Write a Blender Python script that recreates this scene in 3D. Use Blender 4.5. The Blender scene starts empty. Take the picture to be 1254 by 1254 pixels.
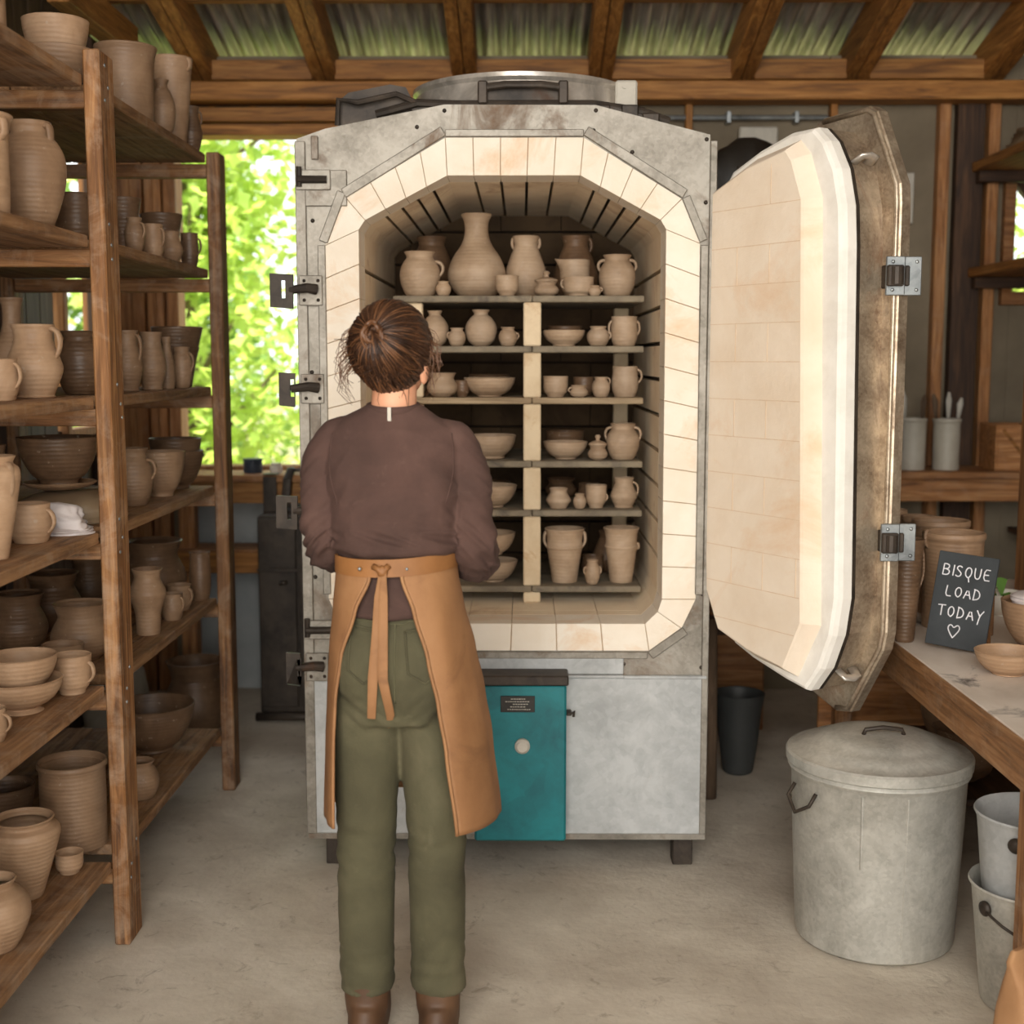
import bpy, math, random
from mathutils import Vector, Matrix, noise
from mathutils.geometry import tessellate_polygon
R = math.radians
random.seed(7)
SC = bpy.context.scene
COL = SC.collection

# ------------------------------------------------------------------ camera, world, light, exposure
FPX, CH = 1600.0, 1.537
TH, YAW = math.atan(187 / 1600), math.atan(13 / 1600)
cam_d = bpy.data.cameras.new('camera'); cam = bpy.data.objects.new('camera', cam_d); COL.objects.link(cam)
cam.location = (0, 0, CH); cam.rotation_euler = (math.pi / 2 - TH, 0, YAW)
cam_d.sensor_width = 36; cam_d.lens = FPX / 1254 * 36
cam_d.clip_start = 0.05
cam_d.dof.use_dof = True; cam_d.dof.focus_distance = 3.35; cam_d.dof.aperture_fstop = 2.6
SC.camera = cam
w = bpy.data.worlds.new('sky'); SC.world = w; w.use_nodes = True
bg = w.node_tree.nodes['Background']; bg.inputs[0].default_value = (0.93, 0.97, 1.0, 1); bg.inputs[1].default_value = 1.7
sun_d = bpy.data.lights.new('sun', 'SUN'); sun = bpy.data.objects.new('sun', sun_d); COL.objects.link(sun)
sun_d.energy = 11.0; sun_d.angle = R(2); sun_d.color = (1, .94, .82)
sun.rotation_euler = Vector((-0.15, 0.25, -1)).to_track_quat('-Z', 'Y').to_euler()
ar_d = bpy.data.lights.new('daylight_through_open_front', 'AREA'); ar = bpy.data.objects.new('daylight_through_open_front', ar_d); COL.objects.link(ar)
ar_d.shape = 'RECTANGLE'; ar_d.size = 3.2; ar_d.size_y = 2.6; ar_d.energy = 190; ar_d.color = (1, .93, .83)
ar.location = (-.75, -1.6, 2.15); ar.rotation_euler = Vector((0.08, 1, -.12)).to_track_quat('-Z', 'Y').to_euler()
SC.view_settings.view_transform = 'Standard'; SC.view_settings.look = 'None'
SC.view_settings.gamma = 1; SC.view_settings.exposure = 0.35

# ------------------------------------------------------------------ helpers
def ray(px, py):
    x, y = (px - 627) / FPX, -(py - 627) / FPX
    c, s = math.cos(TH), math.sin(TH); f, u = c + y * s, -s + y * c
    cy, sy = math.cos(YAW), math.sin(YAW)
    return x * cy - f * sy, x * sy + f * cy, u
def at(px, py, Y=None, Z=None, X=None):
    a, b, c = ray(px, py)
    t = Y / b if Y is not None else ((Z - CH) / c if Z is not None else X / a)
    return Vector((a * t, b * t, CH + c * t))

class MB:
    def __init__(s): s.v = []; s.f = []
    def add(s, vs, fs):
        n = len(s.v); s.v.extend([tuple(p) for p in vs]); s.f.extend([tuple(i + n for i in f) for f in fs]); return s
    def box(s, a, b, c=.003, M=None):
        """chamfered box from corner a to corner b"""
        lo = [min(a[i], b[i]) for i in range(3)]; hi = [max(a[i], b[i]) for i in range(3)]
        c = min([c] + [(hi[i] - lo[i]) * .45 for i in range(3)])
        vs = []; idx = {}
        for sx in (0, 1):
            for sy in (0, 1):
                for sz in (0, 1):
                    sg = (sx, sy, sz)
                    for ax in range(3):
                        p = []
                        for i in range(3):
                            e = hi[i] if sg[i] else lo[i]
                            if i != ax: e += -c if sg[i] else c
                            p.append(e)
                        idx[(sg, ax)] = len(vs); vs.append(Vector(p))
        fs = []
        ctr = Vector([(lo[i] + hi[i]) / 2 for i in range(3)])
        def face(ids):
            p = [vs[i] for i in ids]; n = (p[1] - p[0]).cross(p[2] - p[0]); m = sum(p, Vector()) / len(p)
            fs.append(ids if n.dot(m - ctr) > 0 else ids[::-1])
        for ax in range(3):
            o = [i for i in range(3) if i != ax]
            for sd in (0, 1):
                q = []
                for u, v in ((0, 0), (1, 0), (1, 1), (0, 1)):
                    g = [0] * 3; g[ax] = sd; g[o[0]] = u; g[o[1]] = v; q.append(idx[(tuple(g), ax)])
                face(q)
            for u in (0, 1):
                for v in (0, 1):
                    g0 = [0] * 3; g1 = [0] * 3; g1[ax] = 1
                    g0[o[0]] = g1[o[0]] = u; g0[o[1]] = g1[o[1]] = v
                    face([idx[(tuple(g0), o[0])], idx[(tuple(g1), o[0])], idx[(tuple(g1), o[1])], idx[(tuple(g0), o[1])]])
        for sx in (0, 1):
            for sy in (0, 1):
                for sz in (0, 1): face([idx[((sx, sy, sz), k)] for k in range(3)])
        if M is not None: vs = [M @ p for p in vs]
        return s.add(vs, fs)
    def bar(s, p0, p1, wd, ht, up=(0, 0, 1), c=.003):
        """box beam from p0 to p1, wd sideways, ht along up"""
        p0, p1 = Vector(p0), Vector(p1); d = (p1 - p0); L = d.length; d.normalize()
        sd = d.cross(Vector(up)).normalized(); u = sd.cross(d)
        M = Matrix((sd, d, u)).transposed().to_4x4(); M.translation = p0
        return s.box((-wd / 2, 0, -ht / 2), (wd / 2, L, ht / 2), c, M)
    def lathe(s, prof, n=36, c=(0, 0, 0), fn=None, M=None):
        vs = []; fs = []
        for r, z in prof:
            for k in range(n):
                a = 2 * math.pi * k / n
                p = Vector((r * math.cos(a), r * math.sin(a), z))
                if fn: p = fn(p, a, r, z)
                if M is not None: p = M @ p
                vs.append(p + Vector(c))
        m = len(prof)
        for i in range(m - 1):
            for k in range(n):
                k2 = (k + 1) % n
                fs.append((i * n + k, i * n + k2, (i + 1) * n + k2, (i + 1) * n + k))
        fs.append(tuple(range(n))[::-1]); fs.append(tuple((m - 1) * n + k for k in range(n)))
        return s.add(vs, fs)
    def tube(s, path, r, n=8, sq=None):
        """tube along path; r number or list; sq = (wide, thin) ribbons"""
        path = [Vector(p) for p in path]; vs = []; fs = []; m = len(path)
        rr = r if isinstance(r, (list, tuple)) else [r] * m
        t0 = (path[1] - path[0]).normalized()
        ref = Vector((0, 0, 1)) if abs(t0.z) < .9 else Vector((0, 1, 0))
        nrm = t0.cross(ref).normalized()
        for i, p in enumerate(path):
            t = (path[min(i + 1, m - 1)] - path[max(i - 1, 0)])
            t = t.normalized() if t.length > 1e-9 else t0
            nrm = (nrm - t * nrm.dot(t)); nrm = nrm.normalized() if nrm.length > 1e-9 else t.orthogonal().normalized()
            b = t.cross(nrm)
            for k in range(n):
                a = 2 * math.pi * k / n; ca, sa = math.cos(a), math.sin(a)
                if sq: ca *= sq[0]; sa *= sq[1]
                vs.append(p + (nrm * ca + b * sa) * rr[i])
        for i in range(m - 1):
            for k in range(n):
                k2 = (k + 1) % n; fs.append((i * n + k, i * n + k2, (i + 1) * n + k2, (i + 1) * n + k))
        fs.append(tuple(range(n))[::-1]); fs.append(tuple((m - 1) * n + k for k in range(n)))
        return s.add(vs, fs)
    def loft(s, rings, n=40, pw=2.0):
        """rings: (cx, cy, z, rx, ry)"""
        vs = []; fs = []; m = len(rings)
        for (cx, cy, z, rx, ry) in rings:
            for k in range(n):
                a = 2 * math.pi * k / n; ca, sa = math.cos(a), math.sin(a)
                vs.append((cx + rx * math.copysign(abs(ca) ** (2 / pw), ca), cy + ry * math.copysign(abs(sa) ** (2 / pw), sa), z))
        for i in range(m - 1):
            for k in range(n):
                k2 = (k + 1) % n; fs.append((i * n + k, i * n + k2, (i + 1) * n + k2, (i + 1) * n + k))
        fs.append(tuple(range(n))[::-1]); fs.append(tuple((m - 1) * n + k for k in range(n)))
        return s.add(vs, fs)
    def ball(s, c, rad, M=None, n=20):
        c = Vector(c); prof = [(math.sin(math.pi * i / 12), -math.cos(math.pi * i / 12)) for i in range(13)]
        prof[0] = (.001, -1); prof[-1] = (.001, 1)
        S = Matrix.Diagonal(Vector(rad)).to_4x4(); MM = (M @ S) if M is not None else S
        return s.lathe(prof, n, c, None, MM)
    def prism(s, poly, fn, d0, d1):
        """poly: 2D points; fn(u, v, d) gives the 3D point; solid from d0 to d1"""
        n = len(poly); vs = [fn(u, v, d0) for u, v in poly] + [fn(u, v, d1) for u, v in poly]
        fs = [tuple(range(n)), tuple(range(n, 2 * n))[::-1]] + [(i, (i + 1) % n, n + (i + 1) % n, n + i) for i in range(n)]
        return s.add(vs, fs)
    def plate(s, outer, hole, fn, d0, d1):
        """flat ring plate: outline with one hole"""
        tris = tessellate_polygon([[Vector((u, v, 0)) for u, v in outer], [Vector((u, v, 0)) for u, v in hole]])
        allp = list(outer) + list(hole); N = len(allp); no = len(outer)
        vs = [fn(u, v, d0) for u, v in allp] + [fn(u, v, d1) for u, v in allp]
        fs = [tuple(t) for t in tris] + [tuple(i + N for i in t)[::-1] for t in tris]
        for base, cnt in ((0, no), (no, len(hole))):
            for i in range(cnt):
                j = (i + 1) % cnt; fs.append((base + i, base + j, N + base + j, N + base + i))
        return s.add(vs, fs)
    def build(s, name, mat, parent=None, org=(0, 0, 0), smooth=False, angle=None, fixn=True):
        me = bpy.data.meshes.new(name); o0 = Vector(org)
        me.from_pydata([tuple(Vector(p) - o0) for p in s.v], [], s.f); me.validate()
        if fixn:
            import bmesh
            bm = bmesh.new(); bm.from_mesh(me); bmesh.ops.recalc_face_normals(bm, faces=bm.faces); bm.to_mesh(me); bm.free()
        if smooth: me.shade_smooth()
        if angle is not None: me.set_sharp_from_angle(angle=R(angle))
        me.materials.append(mat)
        o = bpy.data.objects.new(name, me); COL.objects.link(o)
        if parent is not None: o.parent = parent
        else: o.location = org
        return o

def tag(o, label, cat, group=None):
    o['label'] = label; o['category'] = cat
    if group: o['group'] = group
    return o
def empty(name, loc, label, cat, group=None, rz=0):
    o = bpy.data.objects.new(name, None); COL.objects.link(o); o.location = loc; o.rotation_euler = (0, 0, rz); o.empty_display_size = .05
    return tag(o, label, cat, group)
def struct(o, label=None):
    o['kind'] = 'structure'
    if label: o['label'] = label
    return o
NTRIM = [0]
def trim(mb, mat, label, org=(0, 0, 0)):
    NTRIM[0] += 1
    o = mb.build('trim_%d' % NTRIM[0], mat, None, org); return struct(o, label)

# ------------------------------------------------------------------ materials
def hexc(r, g, b):
    f = lambda c: (c / 255 / 12.92) if c <= 10 else ((c / 255 + .055) / 1.055) ** 2.4
    return (f(r), f(g), f(b), 1)
def new_mat(name):
    m = bpy.data.materials.new(name); m.use_nodes = True; nt = m.node_tree
    return m, nt, nt.nodes['Principled BSDF']
def N(nt, t, **kw):
    n = nt.nodes.new(t)
    for k, v in kw.items():
        if k in n.inputs: n.inputs[k].default_value = v
        else: setattr(n, k, v)
    return n
def mapped(nt, scale=(1, 1, 1), rnd=True):
    tc = N(nt, 'ShaderNodeTexCoord'); mp = N(nt, 'ShaderNodeMapping'); mp.inputs['Scale'].default_value = scale
    nt.links.new(tc.outputs['Object'], mp.inputs['Vector'])
    if rnd:
        oi = N(nt, 'ShaderNodeObjectInfo'); ml = N(nt, 'ShaderNodeMath', operation='MULTIPLY'); ml.inputs[1].default_value = 37.0
        nt.links.new(oi.outputs['Random'], ml.inputs[0]); cb = N(nt, 'ShaderNodeCombineXYZ')
        for i in range(3): nt.links.new(ml.outputs[0], cb.inputs[i])
        nt.links.new(cb.outputs[0], mp.inputs['Location'])
    return mp.outputs['Vector']
def ramp(nt, fac, stops):
    r = N(nt, 'ShaderNodeValToRGB'); e = r.color_ramp.elements
    while len(e) < len(stops): e.new(.5)
    for el, (p, c) in zip(e, stops): el.position = p; el.color = c
    nt.links.new(fac, r.inputs[0]); return r.outputs[0]
def noise_tex(nt, vec, scale, detail=5, rough=.55, dist=0.0):
    n = N(nt, 'ShaderNodeTexNoise', Scale=scale, Detail=detail, Roughness=rough, Distortion=dist)
    nt.links.new(vec, n.inputs['Vector']); return n.outputs['Fac']
def mixc(nt, fac, a, b, mode='MIX'):
    m = N(nt, 'ShaderNodeMix', data_type='RGBA', blend_type=mode)
    if isinstance(fac, float): m.inputs[0].default_value = fac
    else: nt.links.new(fac, m.inputs[0])
    for i, x in ((6, a), (7, b)):
        if isinstance(x, tuple): m.inputs[i].default_value = x
        else: nt.links.new(x, m.inputs[i])
    return m.outputs[2]
def bump(nt, bs, h, strength, dist=.01):
    b = N(nt, 'ShaderNodeBump', Strength=strength, Distance=dist); nt.links.new(h, b.inputs['Height']); nt.links.new(b.outputs[0], bs.inputs['Normal'])
def vary(nt, col, amt):
    oi = N(nt, 'ShaderNodeObjectInfo'); mr = N(nt, 'ShaderNodeMapRange'); mr.inputs[3].default_value = 1 - amt; mr.inputs[4].default_value = 1 + amt
    nt.links.new(oi.outputs['Random'], mr.inputs[0]); h = N(nt, 'ShaderNodeHueSaturation'); nt.links.new(mr.outputs[0], h.inputs['Value']); nt.links.new(col, h.inputs['Color'])
    return h.outputs[0]
G0, G1 = (0, 0, 0, 1), (1, 1, 1, 1)

def wood(name, axis, dark, mid, light, dust=None, dustamt=.4, rough=.65, var=.18):
    m, nt, bs = new_mat(name)
    sc = [16, 16, 16]; sc[axis] = 1.1
    v = mapped(nt, sc)
    f = noise_tex(nt, v, 2.2, 7, .62, 1.2)
    c = ramp(nt, f, [(.30, dark), (.5, mid), (.72, light)])
    sc2 = [60, 60, 60]; sc2[axis] = 3
    f2 = noise_tex(nt, mapped(nt, sc2), 1.6, 4, .6, .4)
    c = mixc(nt, ramp(nt, f2, [(.38, (.35, .35, .35, 1)), (.55, G1)]), mixc(nt, .55, c, dark), c)
    if dust:
        f3 = noise_tex(nt, mapped(nt, (1, 1, 1)), 9, 8, .7, .6)
        c = mixc(nt, ramp(nt, f3, [(.5 - .02, G0), (.72, (dustamt,) * 3 + (1,))]), c, dust)
    c = vary(nt, c, var)
    nt.links.new(c, bs.inputs['Base Color']); bs.inputs['Roughness'].default_value = rough
    bump(nt, bs, f2, .25, .004)
    return m
def mottled(name, stops, scale=6, rough=.7, metal=0.0, bmp=.15, bscale=40, spots=None, sscale=5, slo=.55, shi=.7, var=0.0, stretch=(1, 1, 1), spec=None):
    m, nt, bs = new_mat(name); v = mapped(nt, stretch)
    f = noise_tex(nt, v, scale, 7, .6, .3); c = ramp(nt, f, stops)
    if spots:
        f3 = noise_tex(nt, mapped(nt, stretch), sscale, 9, .68, .8)
        c = mixc(nt, ramp(nt, f3, [(slo, G0), (shi, G1)]), c, spots)
    if var: c = vary(nt, c, var)
    nt.links.new(c, bs.inputs['Base Color']); bs.inputs['Roughness'].default_value = rough; bs.inputs['Metallic'].default_value = metal
    if spec is not None: bs.inputs['Specular IOR Level'].default_value = spec
    if bmp: bump(nt, bs, noise_tex(nt, mapped(nt, (1, 1, 1)), bscale, 6, .6), bmp, .006)
    return m
def flat(name, col, rough=.6, metal=0.0):
    return mottled(name, [(.3, tuple(x * .85 for x in col[:3]) + (1,)), (.7, tuple(min(1, x * 1.12) for x in col[:3]) + (1,))], 12, rough, metal, .08, 60)

def clay(name, a, b, c, rough=.62):
    m, nt, bs = new_mat(name); v = mapped(nt, (1, 1, 1))
    f = noise_tex(nt, v, 11, 7, .6, .5); col = ramp(nt, f, [(.3, a), (.5, b), (.72, c)])
    f2 = noise_tex(nt, mapped(nt, (3, 3, 90)), 1.0, 3, .5, .3)
    col = mixc(nt, ramp(nt, f2, [(.42, (.82, .8, .78, 1)), (.6, G1)]), (0, 0, 0, 1), col, 'MIX') if False else mixc(nt, .14, col, mixc(nt, ramp(nt, f2, [(.4, G0), (.62, G1)]), a, c))
    f4 = noise_tex(nt, mapped(nt, (1, 1, 1)), 55, 3, .5)
    col = mixc(nt, ramp(nt, f4, [(.68, G0), (.74, (.6, .6, .6, 1))]), col, hexc(180, 160, 140))
    col = vary(nt, col, .13)
    nt.links.new(col, bs.inputs['Base Color']); bs.inputs['Roughness'].default_value = rough
    wv = N(nt, 'ShaderNodeTexWave', wave_type='BANDS', bands_direction='Z', Scale=28.0, Distortion=1.6, Detail=2.0); wv.inputs['Detail Scale'].default_value = 1.5
    nt.links.new(mapped(nt, (1, 1, 1)), wv.inputs['Vector'])
    ad = N(nt, 'ShaderNodeMath', operation='ADD'); nt.links.new(wv.outputs['Fac'], ad.inputs[0]); nt.links.new(f4, ad.inputs[1])
    bump(nt, bs, ad.outputs[0], .2, .003)
    return m
def metal_sheet(name, a, b, rust, rough=.45, metal=.75, slo=.58, shi=.72, cell=55, sscale=4):
    m, nt, bs = new_mat(name); v = mapped(nt, (1, 1, 1))
    vo = N(nt, 'ShaderNodeTexVoronoi', Scale=cell); nt.links.new(v, vo.inputs['Vector'])
    sp = N(nt, 'ShaderNodeSeparateColor'); nt.links.new(vo.outputs['Color'], sp.inputs[0])
    f = noise_tex(nt, v, 7, 7, .65, .4)
    mx = N(nt, 'ShaderNodeMath', operation='MULTIPLY_ADD'); nt.links.new(sp.outputs[0], mx.inputs[0]); mx.inputs[1].default_value = .10; nt.links.new(f, mx.inputs[2])
    c = ramp(nt, mx.outputs[0], [(.36, a), (.68, b)])
    fr = noise_tex(nt, mapped(nt, (1, 1, .55)), sscale, 9, .72, .9)
    rm = ramp(nt, fr, [(slo, G0), (shi, G1)]); c = mixc(nt, rm, c, rust)
    nt.links.new(c, bs.inputs['Base Color'])
    mt = N(nt, 'ShaderNodeMapRange'); nt.links.new(rm, mt.inputs[0]); mt.inputs[3].default_value = metal; mt.inputs[4].default_value = .05; nt.links.new(mt.outputs[0], bs.inputs['Metallic'])
    rg = N(nt, 'ShaderNodeMapRange'); nt.links.new(rm, rg.inputs[0]); rg.inputs[3].default_value = rough; rg.inputs[4].default_value = .85; nt.links.new(rg.outputs[0], bs.inputs['Roughness'])
    bump(nt, bs, f, .12, .004)
    return m

D_, M_, L_ = hexc(92, 54, 26), hexc(158, 98, 50), hexc(196, 134, 78)
DUST = hexc(190, 165, 140)
W_RAFT = [wood('rafter_pine_%s' % 'xyz'[i], i, hexc(96, 60, 24), hexc(158, 104, 46), hexc(194, 140, 76), None) for i in range(3)]
W_SHELF = [wood('shelf_wood_%s' % 'xyz'[i], i, hexc(76, 48, 26), hexc(138, 93, 52), hexc(182, 134, 86), DUST, .5) for i in range(3)]
W_BOARD = wood('dusty_shelf_board', 1, hexc(94, 65, 42), hexc(146, 107, 70), hexc(180, 140, 100), hexc(172, 150, 128), .6, .8)
W_STUD = [wood('stud_pine_%s' % 'xyz'[i], i, hexc(108, 68, 36), hexc(168, 114, 66), hexc(198, 148, 98), DUST, .2) for i in range(3)]
W_DARK = [wood('old_dark_wood_%s' % 'xyz'[i], i, hexc(40, 26, 16), hexc(70, 46, 28), hexc(104, 72, 46), None) for i in range(3)]
W_TABLE = wood('table_edge_wood', 1, hexc(96, 66, 38), hexc(150, 106, 66), hexc(180, 138, 96), DUST, .3)
CLAY = clay('raw_clay', hexc(132, 103, 78), hexc(154, 123, 95), hexc(172, 141, 112), .52)
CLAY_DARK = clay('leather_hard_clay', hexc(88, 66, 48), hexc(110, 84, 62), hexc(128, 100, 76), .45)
CLAY_KILN = clay('pale_kiln_clay', hexc(148, 123, 98), hexc(170, 145, 119), hexc(188, 164, 139), .6)
CLAY_DRY = clay('dry_clay', hexc(150, 119, 91), hexc(172, 140, 110), hexc(188, 157, 128), .56)
BRICK = mottled('cream_firebrick', [(.3, hexc(232, 218, 198)), (.6, hexc(242, 232, 217))], 5, .9, 0, .18, 50, hexc(222, 180, 134), 3.2, .52, .78, .02)
BRICK_BACK = mottled('shade_darkened_brick', [(.3, hexc(58, 44, 30)), (.6, hexc(84, 66, 46))], 5, .95, 0, .18, 40, hexc(60, 44, 30), 4, .5, .7, .05)  # deep chamber shade painted into the back wall's brick colour
BRICK_IN = mottled('chamber_firebrick', [(.3, hexc(222, 200, 170)), (.6, hexc(238, 221, 194))], 5, .9, 0, .18, 40, hexc(170, 130, 92), 4, .55, .78, .05)
FIBRE = mottled('white_fibre', [(.3, hexc(228, 222, 212)), (.6, hexc(246, 242, 234))], 8, .95, 0, .25, 28)
PLUG = mottled('door_brick', [(.3, hexc(232, 212, 188)), (.6, hexc(242, 226, 206))], 4, .92, 0, .3, 45, hexc(224, 178, 132), 2.6, .55, .85)
SEAM = mottled('brick_seam', [(.3, hexc(186, 152, 116)), (.7, hexc(212, 182, 148))], 20, .95)
SEAMD = mottled('door_seam', [(.3, hexc(216, 186, 154)), (.7, hexc(232, 208, 180))], 20, .95)
SLOT_DARK = flat('dark_element_slot', hexc(44, 32, 24), .95)  # plain dark backing behind the gaps in the brick lining
GALV = metal_sheet('galvanised_steel', hexc(112, 106, 96), hexc(156, 150, 140), hexc(108, 76, 48), .5, .45, .54, .72, 110)
GALV_LOW = metal_sheet('painted_grey_steel', hexc(158, 160, 160), hexc(188, 190, 190), hexc(150, 106, 64), .6, .15, .64, .76)
DOOR_STEEL = metal_sheet('rusty_door_steel', hexc(128, 110, 92), hexc(198, 182, 160), hexc(118, 82, 52), .38, .6, .55, .7, 140)
CHROME = metal_sheet('polished_steel', hexc(150, 142, 132), hexc(220, 212, 202), hexc(130, 82, 46), .3, .55, .66, .76, 8)
IRON = metal_sheet('worn_iron', hexc(40, 34, 29), hexc(74, 64, 55), hexc(80, 52, 33), .55, .35, .6, .75, 30)
ZINC = metal_sheet('zinc_plate', hexc(118, 122, 124), hexc(166, 170, 170), hexc(110, 74, 48), .42, .7, .66, .78, 60)
CAN = metal_sheet('trash_can_zinc', hexc(160, 158, 150), hexc(200, 198, 190), hexc(140, 116, 90), .5, .4, .68, .8, 110)
ROOFM = mottled('corrugated_iron', [(.3, hexc(120, 116, 108)), (.5, hexc(168, 164, 154)), (.7, hexc(206, 202, 194))], 3, .42, .45, .1, 30, hexc(92, 74, 56), 2.2, .58, .8, 0, (9, .8, 1))
PANEL = mottled('grey_wall_panel', [(.3, hexc(112, 100, 82)), (.7, hexc(142, 129, 108))], 2.5, .85, 0, .1, 30, hexc(112, 98, 82), 1.8, .55, .8)
PANEL_BLUE = mottled('blue_grey_panel', [(.3, hexc(150, 156, 158)), (.7, hexc(184, 188, 188))], 3, .8, 0, .1, 30, hexc(128, 124, 116), 3, .6, .8)
WALLW = wood('dark_wall_plank', 2, hexc(54, 40, 28), hexc(88, 68, 50), hexc(118, 96, 72), None)
CONC = mottled('dusty_floor', [(.3, hexc(176, 164, 148)), (.6, hexc(206, 196, 180)), (.8, hexc(222, 212, 198))], 3.2, .92, 0, .5, 36, hexc(150, 138, 122), 16, .58, .74)
TEAL = metal_sheet('teal_paint', hexc(10, 92, 100), hexc(20, 122, 128), hexc(86, 66, 44), .45, .05, .66, .74, 12)
BLACKP = mottled('black_plastic', [(.3, hexc(20, 17, 14)), (.7, hexc(42, 36, 30))], 6, .38, 0, .4, 14)
SLATE = mottled('chalkboard_slate', [(.3, hexc(44, 48, 51)), (.7, hexc(60, 64, 67))], 7, .75, 0, .05, 60, hexc(92, 96, 100), 22, .68, .8)
CHALK = flat('white_chalk', hexc(236, 234, 238), .95)
TABLET = mottled('clay_dusted_table_top', [(.3, hexc(196, 180, 164)), (.6, hexc(226, 215, 203)), (.8, hexc(238, 230, 222))], 4, .9, 0, .1, 50, hexc(104, 96, 90), 4.0, .58, .68, 0, (1, .45, 1))
CROCK = mottled('pale_stoneware', [(.3, hexc(172, 164, 148)), (.7, hexc(200, 194, 180))], 8, .5, 0, .06, 40)
CLOTH = mottled('white_cotton', [(.3, hexc(206, 196, 194)), (.7, hexc(232, 224, 222))], 5, .95, 0, .2, 120)
SAND = mottled('kiln_shelf_slab', [(.3, hexc(104, 94, 80)), (.6, hexc(140, 128, 108))], 9, .85, 0, .15, 60, hexc(92, 84, 74), 7, .52, .68, .1)
KPOST = mottled('kiln_post', [(.3, hexc(206, 182, 148)), (.6, hexc(224, 204, 172))], 10, .9, 0, .12, 60, hexc(186, 146, 102), 9, .58, .78, .05)
SACK = mottled('clay_bag', [(.3, hexc(128, 106, 82)), (.7, hexc(158, 136, 108))], 6, .55, 0, .3, 16)
PAPER = mottled('brown_paper', [(.3, hexc(158, 116, 78)), (.7, hexc(190, 146, 104))], 5, .75, 0, .35, 12)
RED = flat('red_plastic', hexc(196, 40, 30), .4)
PAILM = flat('dark_grey_pail', hexc(62, 64, 64), .5)
NAVY = flat('navy_tin', hexc(50, 60, 74), .5)
GREEN = flat('leaf_green', hexc(90, 130, 50), .5)
ENAMEL = flat('pale_enamel', hexc(222, 214, 200), .35)
CARD = flat('white_card', hexc(196, 190, 178), .8)
BRANCH = mottled('grey_bark', [(.3, hexc(70, 54, 40)), (.7, hexc(120, 98, 78))], 9, .9, 0, .5, 30, None, 5, .5, .7, 0, (3, 3, .4))

# ------------------------------------------------------------------ setting: floor, walls, roof
XL, XR, YB, YF = -1.85, 2.45, 6.0, -2.2
SLOPE = .23
def zr(y): return 2.766 + SLOPE * (5.95 - y)          # rafter underside
f = MB()
nx, ny = 90, 150
for j in range(ny + 1):
    for i in range(nx + 1):
        x = XL - .1 + (XR - XL + .2) * i / nx; y = YF + (YB + .3 - YF) * j / ny
        f.v.append((x, y, .004 * noise.noise(Vector((x * 3, y * 3, 0))) + .003 * noise.noise(Vector((x * 14, y * 14, 3)))))
for j in range(ny):
    for i in range(nx):
        a = j * (nx + 1) + i; f.f.append((a, a + 1, a + nx + 2, a + nx + 1))
struct(f.build('floor', CONC, None, (0, 0, 0), True), 'pale dusty clay-strewn concrete floor')
g = MB(); g.box((-30, 6.35, -.3), (30, 40, -.12), .01); g.box((-30, -30, -.3), (-2.1, 6.35, -.12), .01)
struct(g.build('ground', mottled('grass_ground', [(.3, hexc(96, 100, 60)), (.7, hexc(146, 140, 104))], 3, .9, 0, .3, 20)))

# left wall: vertical planks, narrow window slot
f = MB(); y = YF
WIN2 = (5.28, 5.62, 1.25, 2.36)
while y < YB + .05:
    y2 = min(y + .145, YB + .08); zt = zr((y + y2) / 2) + .12
    if y2 > WIN2[0] and y < WIN2[1]:
        f.box((XL - .025, y + .002, 0), (XL, y2 - .002, WIN2[2]), .002); f.box((XL - .025, y + .002, WIN2[3]), (XL, y2 - .002, zt), .002)
    else: f.box((XL - .025, y + .002, 0), (XL, y2 - .002, zt), .002)
    y = y2
struct(f.build('wall_left', WALLW), 'dark vertical plank wall behind the pottery shelves')
f = MB()
for z in (WIN2[2] - .03, WIN2[3] + .0): f.box((XL - .03, WIN2[0] - .05, z), (XL + .03, WIN2[1] + .05, z + .035))
for yy in (WIN2[0] - .05, WIN2[1] + .005): f.box((XL - .03, yy, WIN2[2]), (XL + .03, yy + .045, WIN2[3]))
struct(f.build('window_2', W_STUD[2]), 'narrow unglazed slot window beside the pottery shelves')
f = MB(); y = YF
while y < YB + .05:
    y2 = min(y + .4, YB + .08); zt = zr((y + y2) / 2) + .12
    f.box((XR, y + .001, 0), (XR + .025, y2 - .001, zt), .002); y = y2
struct(f.build('wall_right', PANEL), 'grey panelled side wall behind the work table')
for y in (2.2, 3.4, 4.6, 5.6):
    trim(MB().box((XR - .09, y, 0), (XR, y + .045, zr(y) + .02)), W_STUD[2], 'wall stud on the grey side wall')
    trim(MB().box((XL, y, 0), (XL + .06, y + .09, zr(y) + .02)), W_DARK[2], 'wall stud on the dark plank wall')

# back wall with window openings
WIN = (-1.59, -.75, 1.05, 2.525)         # big window beside the kiln
WIN3 = (2.20, 2.45, 1.84, 2.335)         # small window in the far corner
T = YB + .03; WT = 2.876
f = MB()
def panel(x0, x1, z0, z1): f.box((x0, YB, z0), (x1, T, z1), .002)
panel(XL, WIN[0], 0, WT); panel(WIN[0], WIN[1], WIN[3] + .1, WT); panel(WIN[1], -.1, 0, WT); panel(-.1, .75, 0, WT); panel(.75, 1.36, 0, WT); panel(1.365, 1.86, 0, WT); panel(1.865, WIN3[0], 0, WT)
panel(WIN3[0], XR, 0, WIN3[2]); panel(WIN3[0], XR, WIN3[3], WT)
struct(f.build('wall_back', PANEL), 'grey panel back wall of the shed')
f = MB(); f.box((WIN[0], YB, 0), (WIN[1], T, WIN[2]), .002)
for x in (-1.35, -1.1, -.9): f.box((x, YB - .004, 0), (x + .008, YB, WIN[2]), .001)
struct(f.build('wall_back_panel', PANEL_BLUE), 'blue-grey panel below the window')
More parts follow.
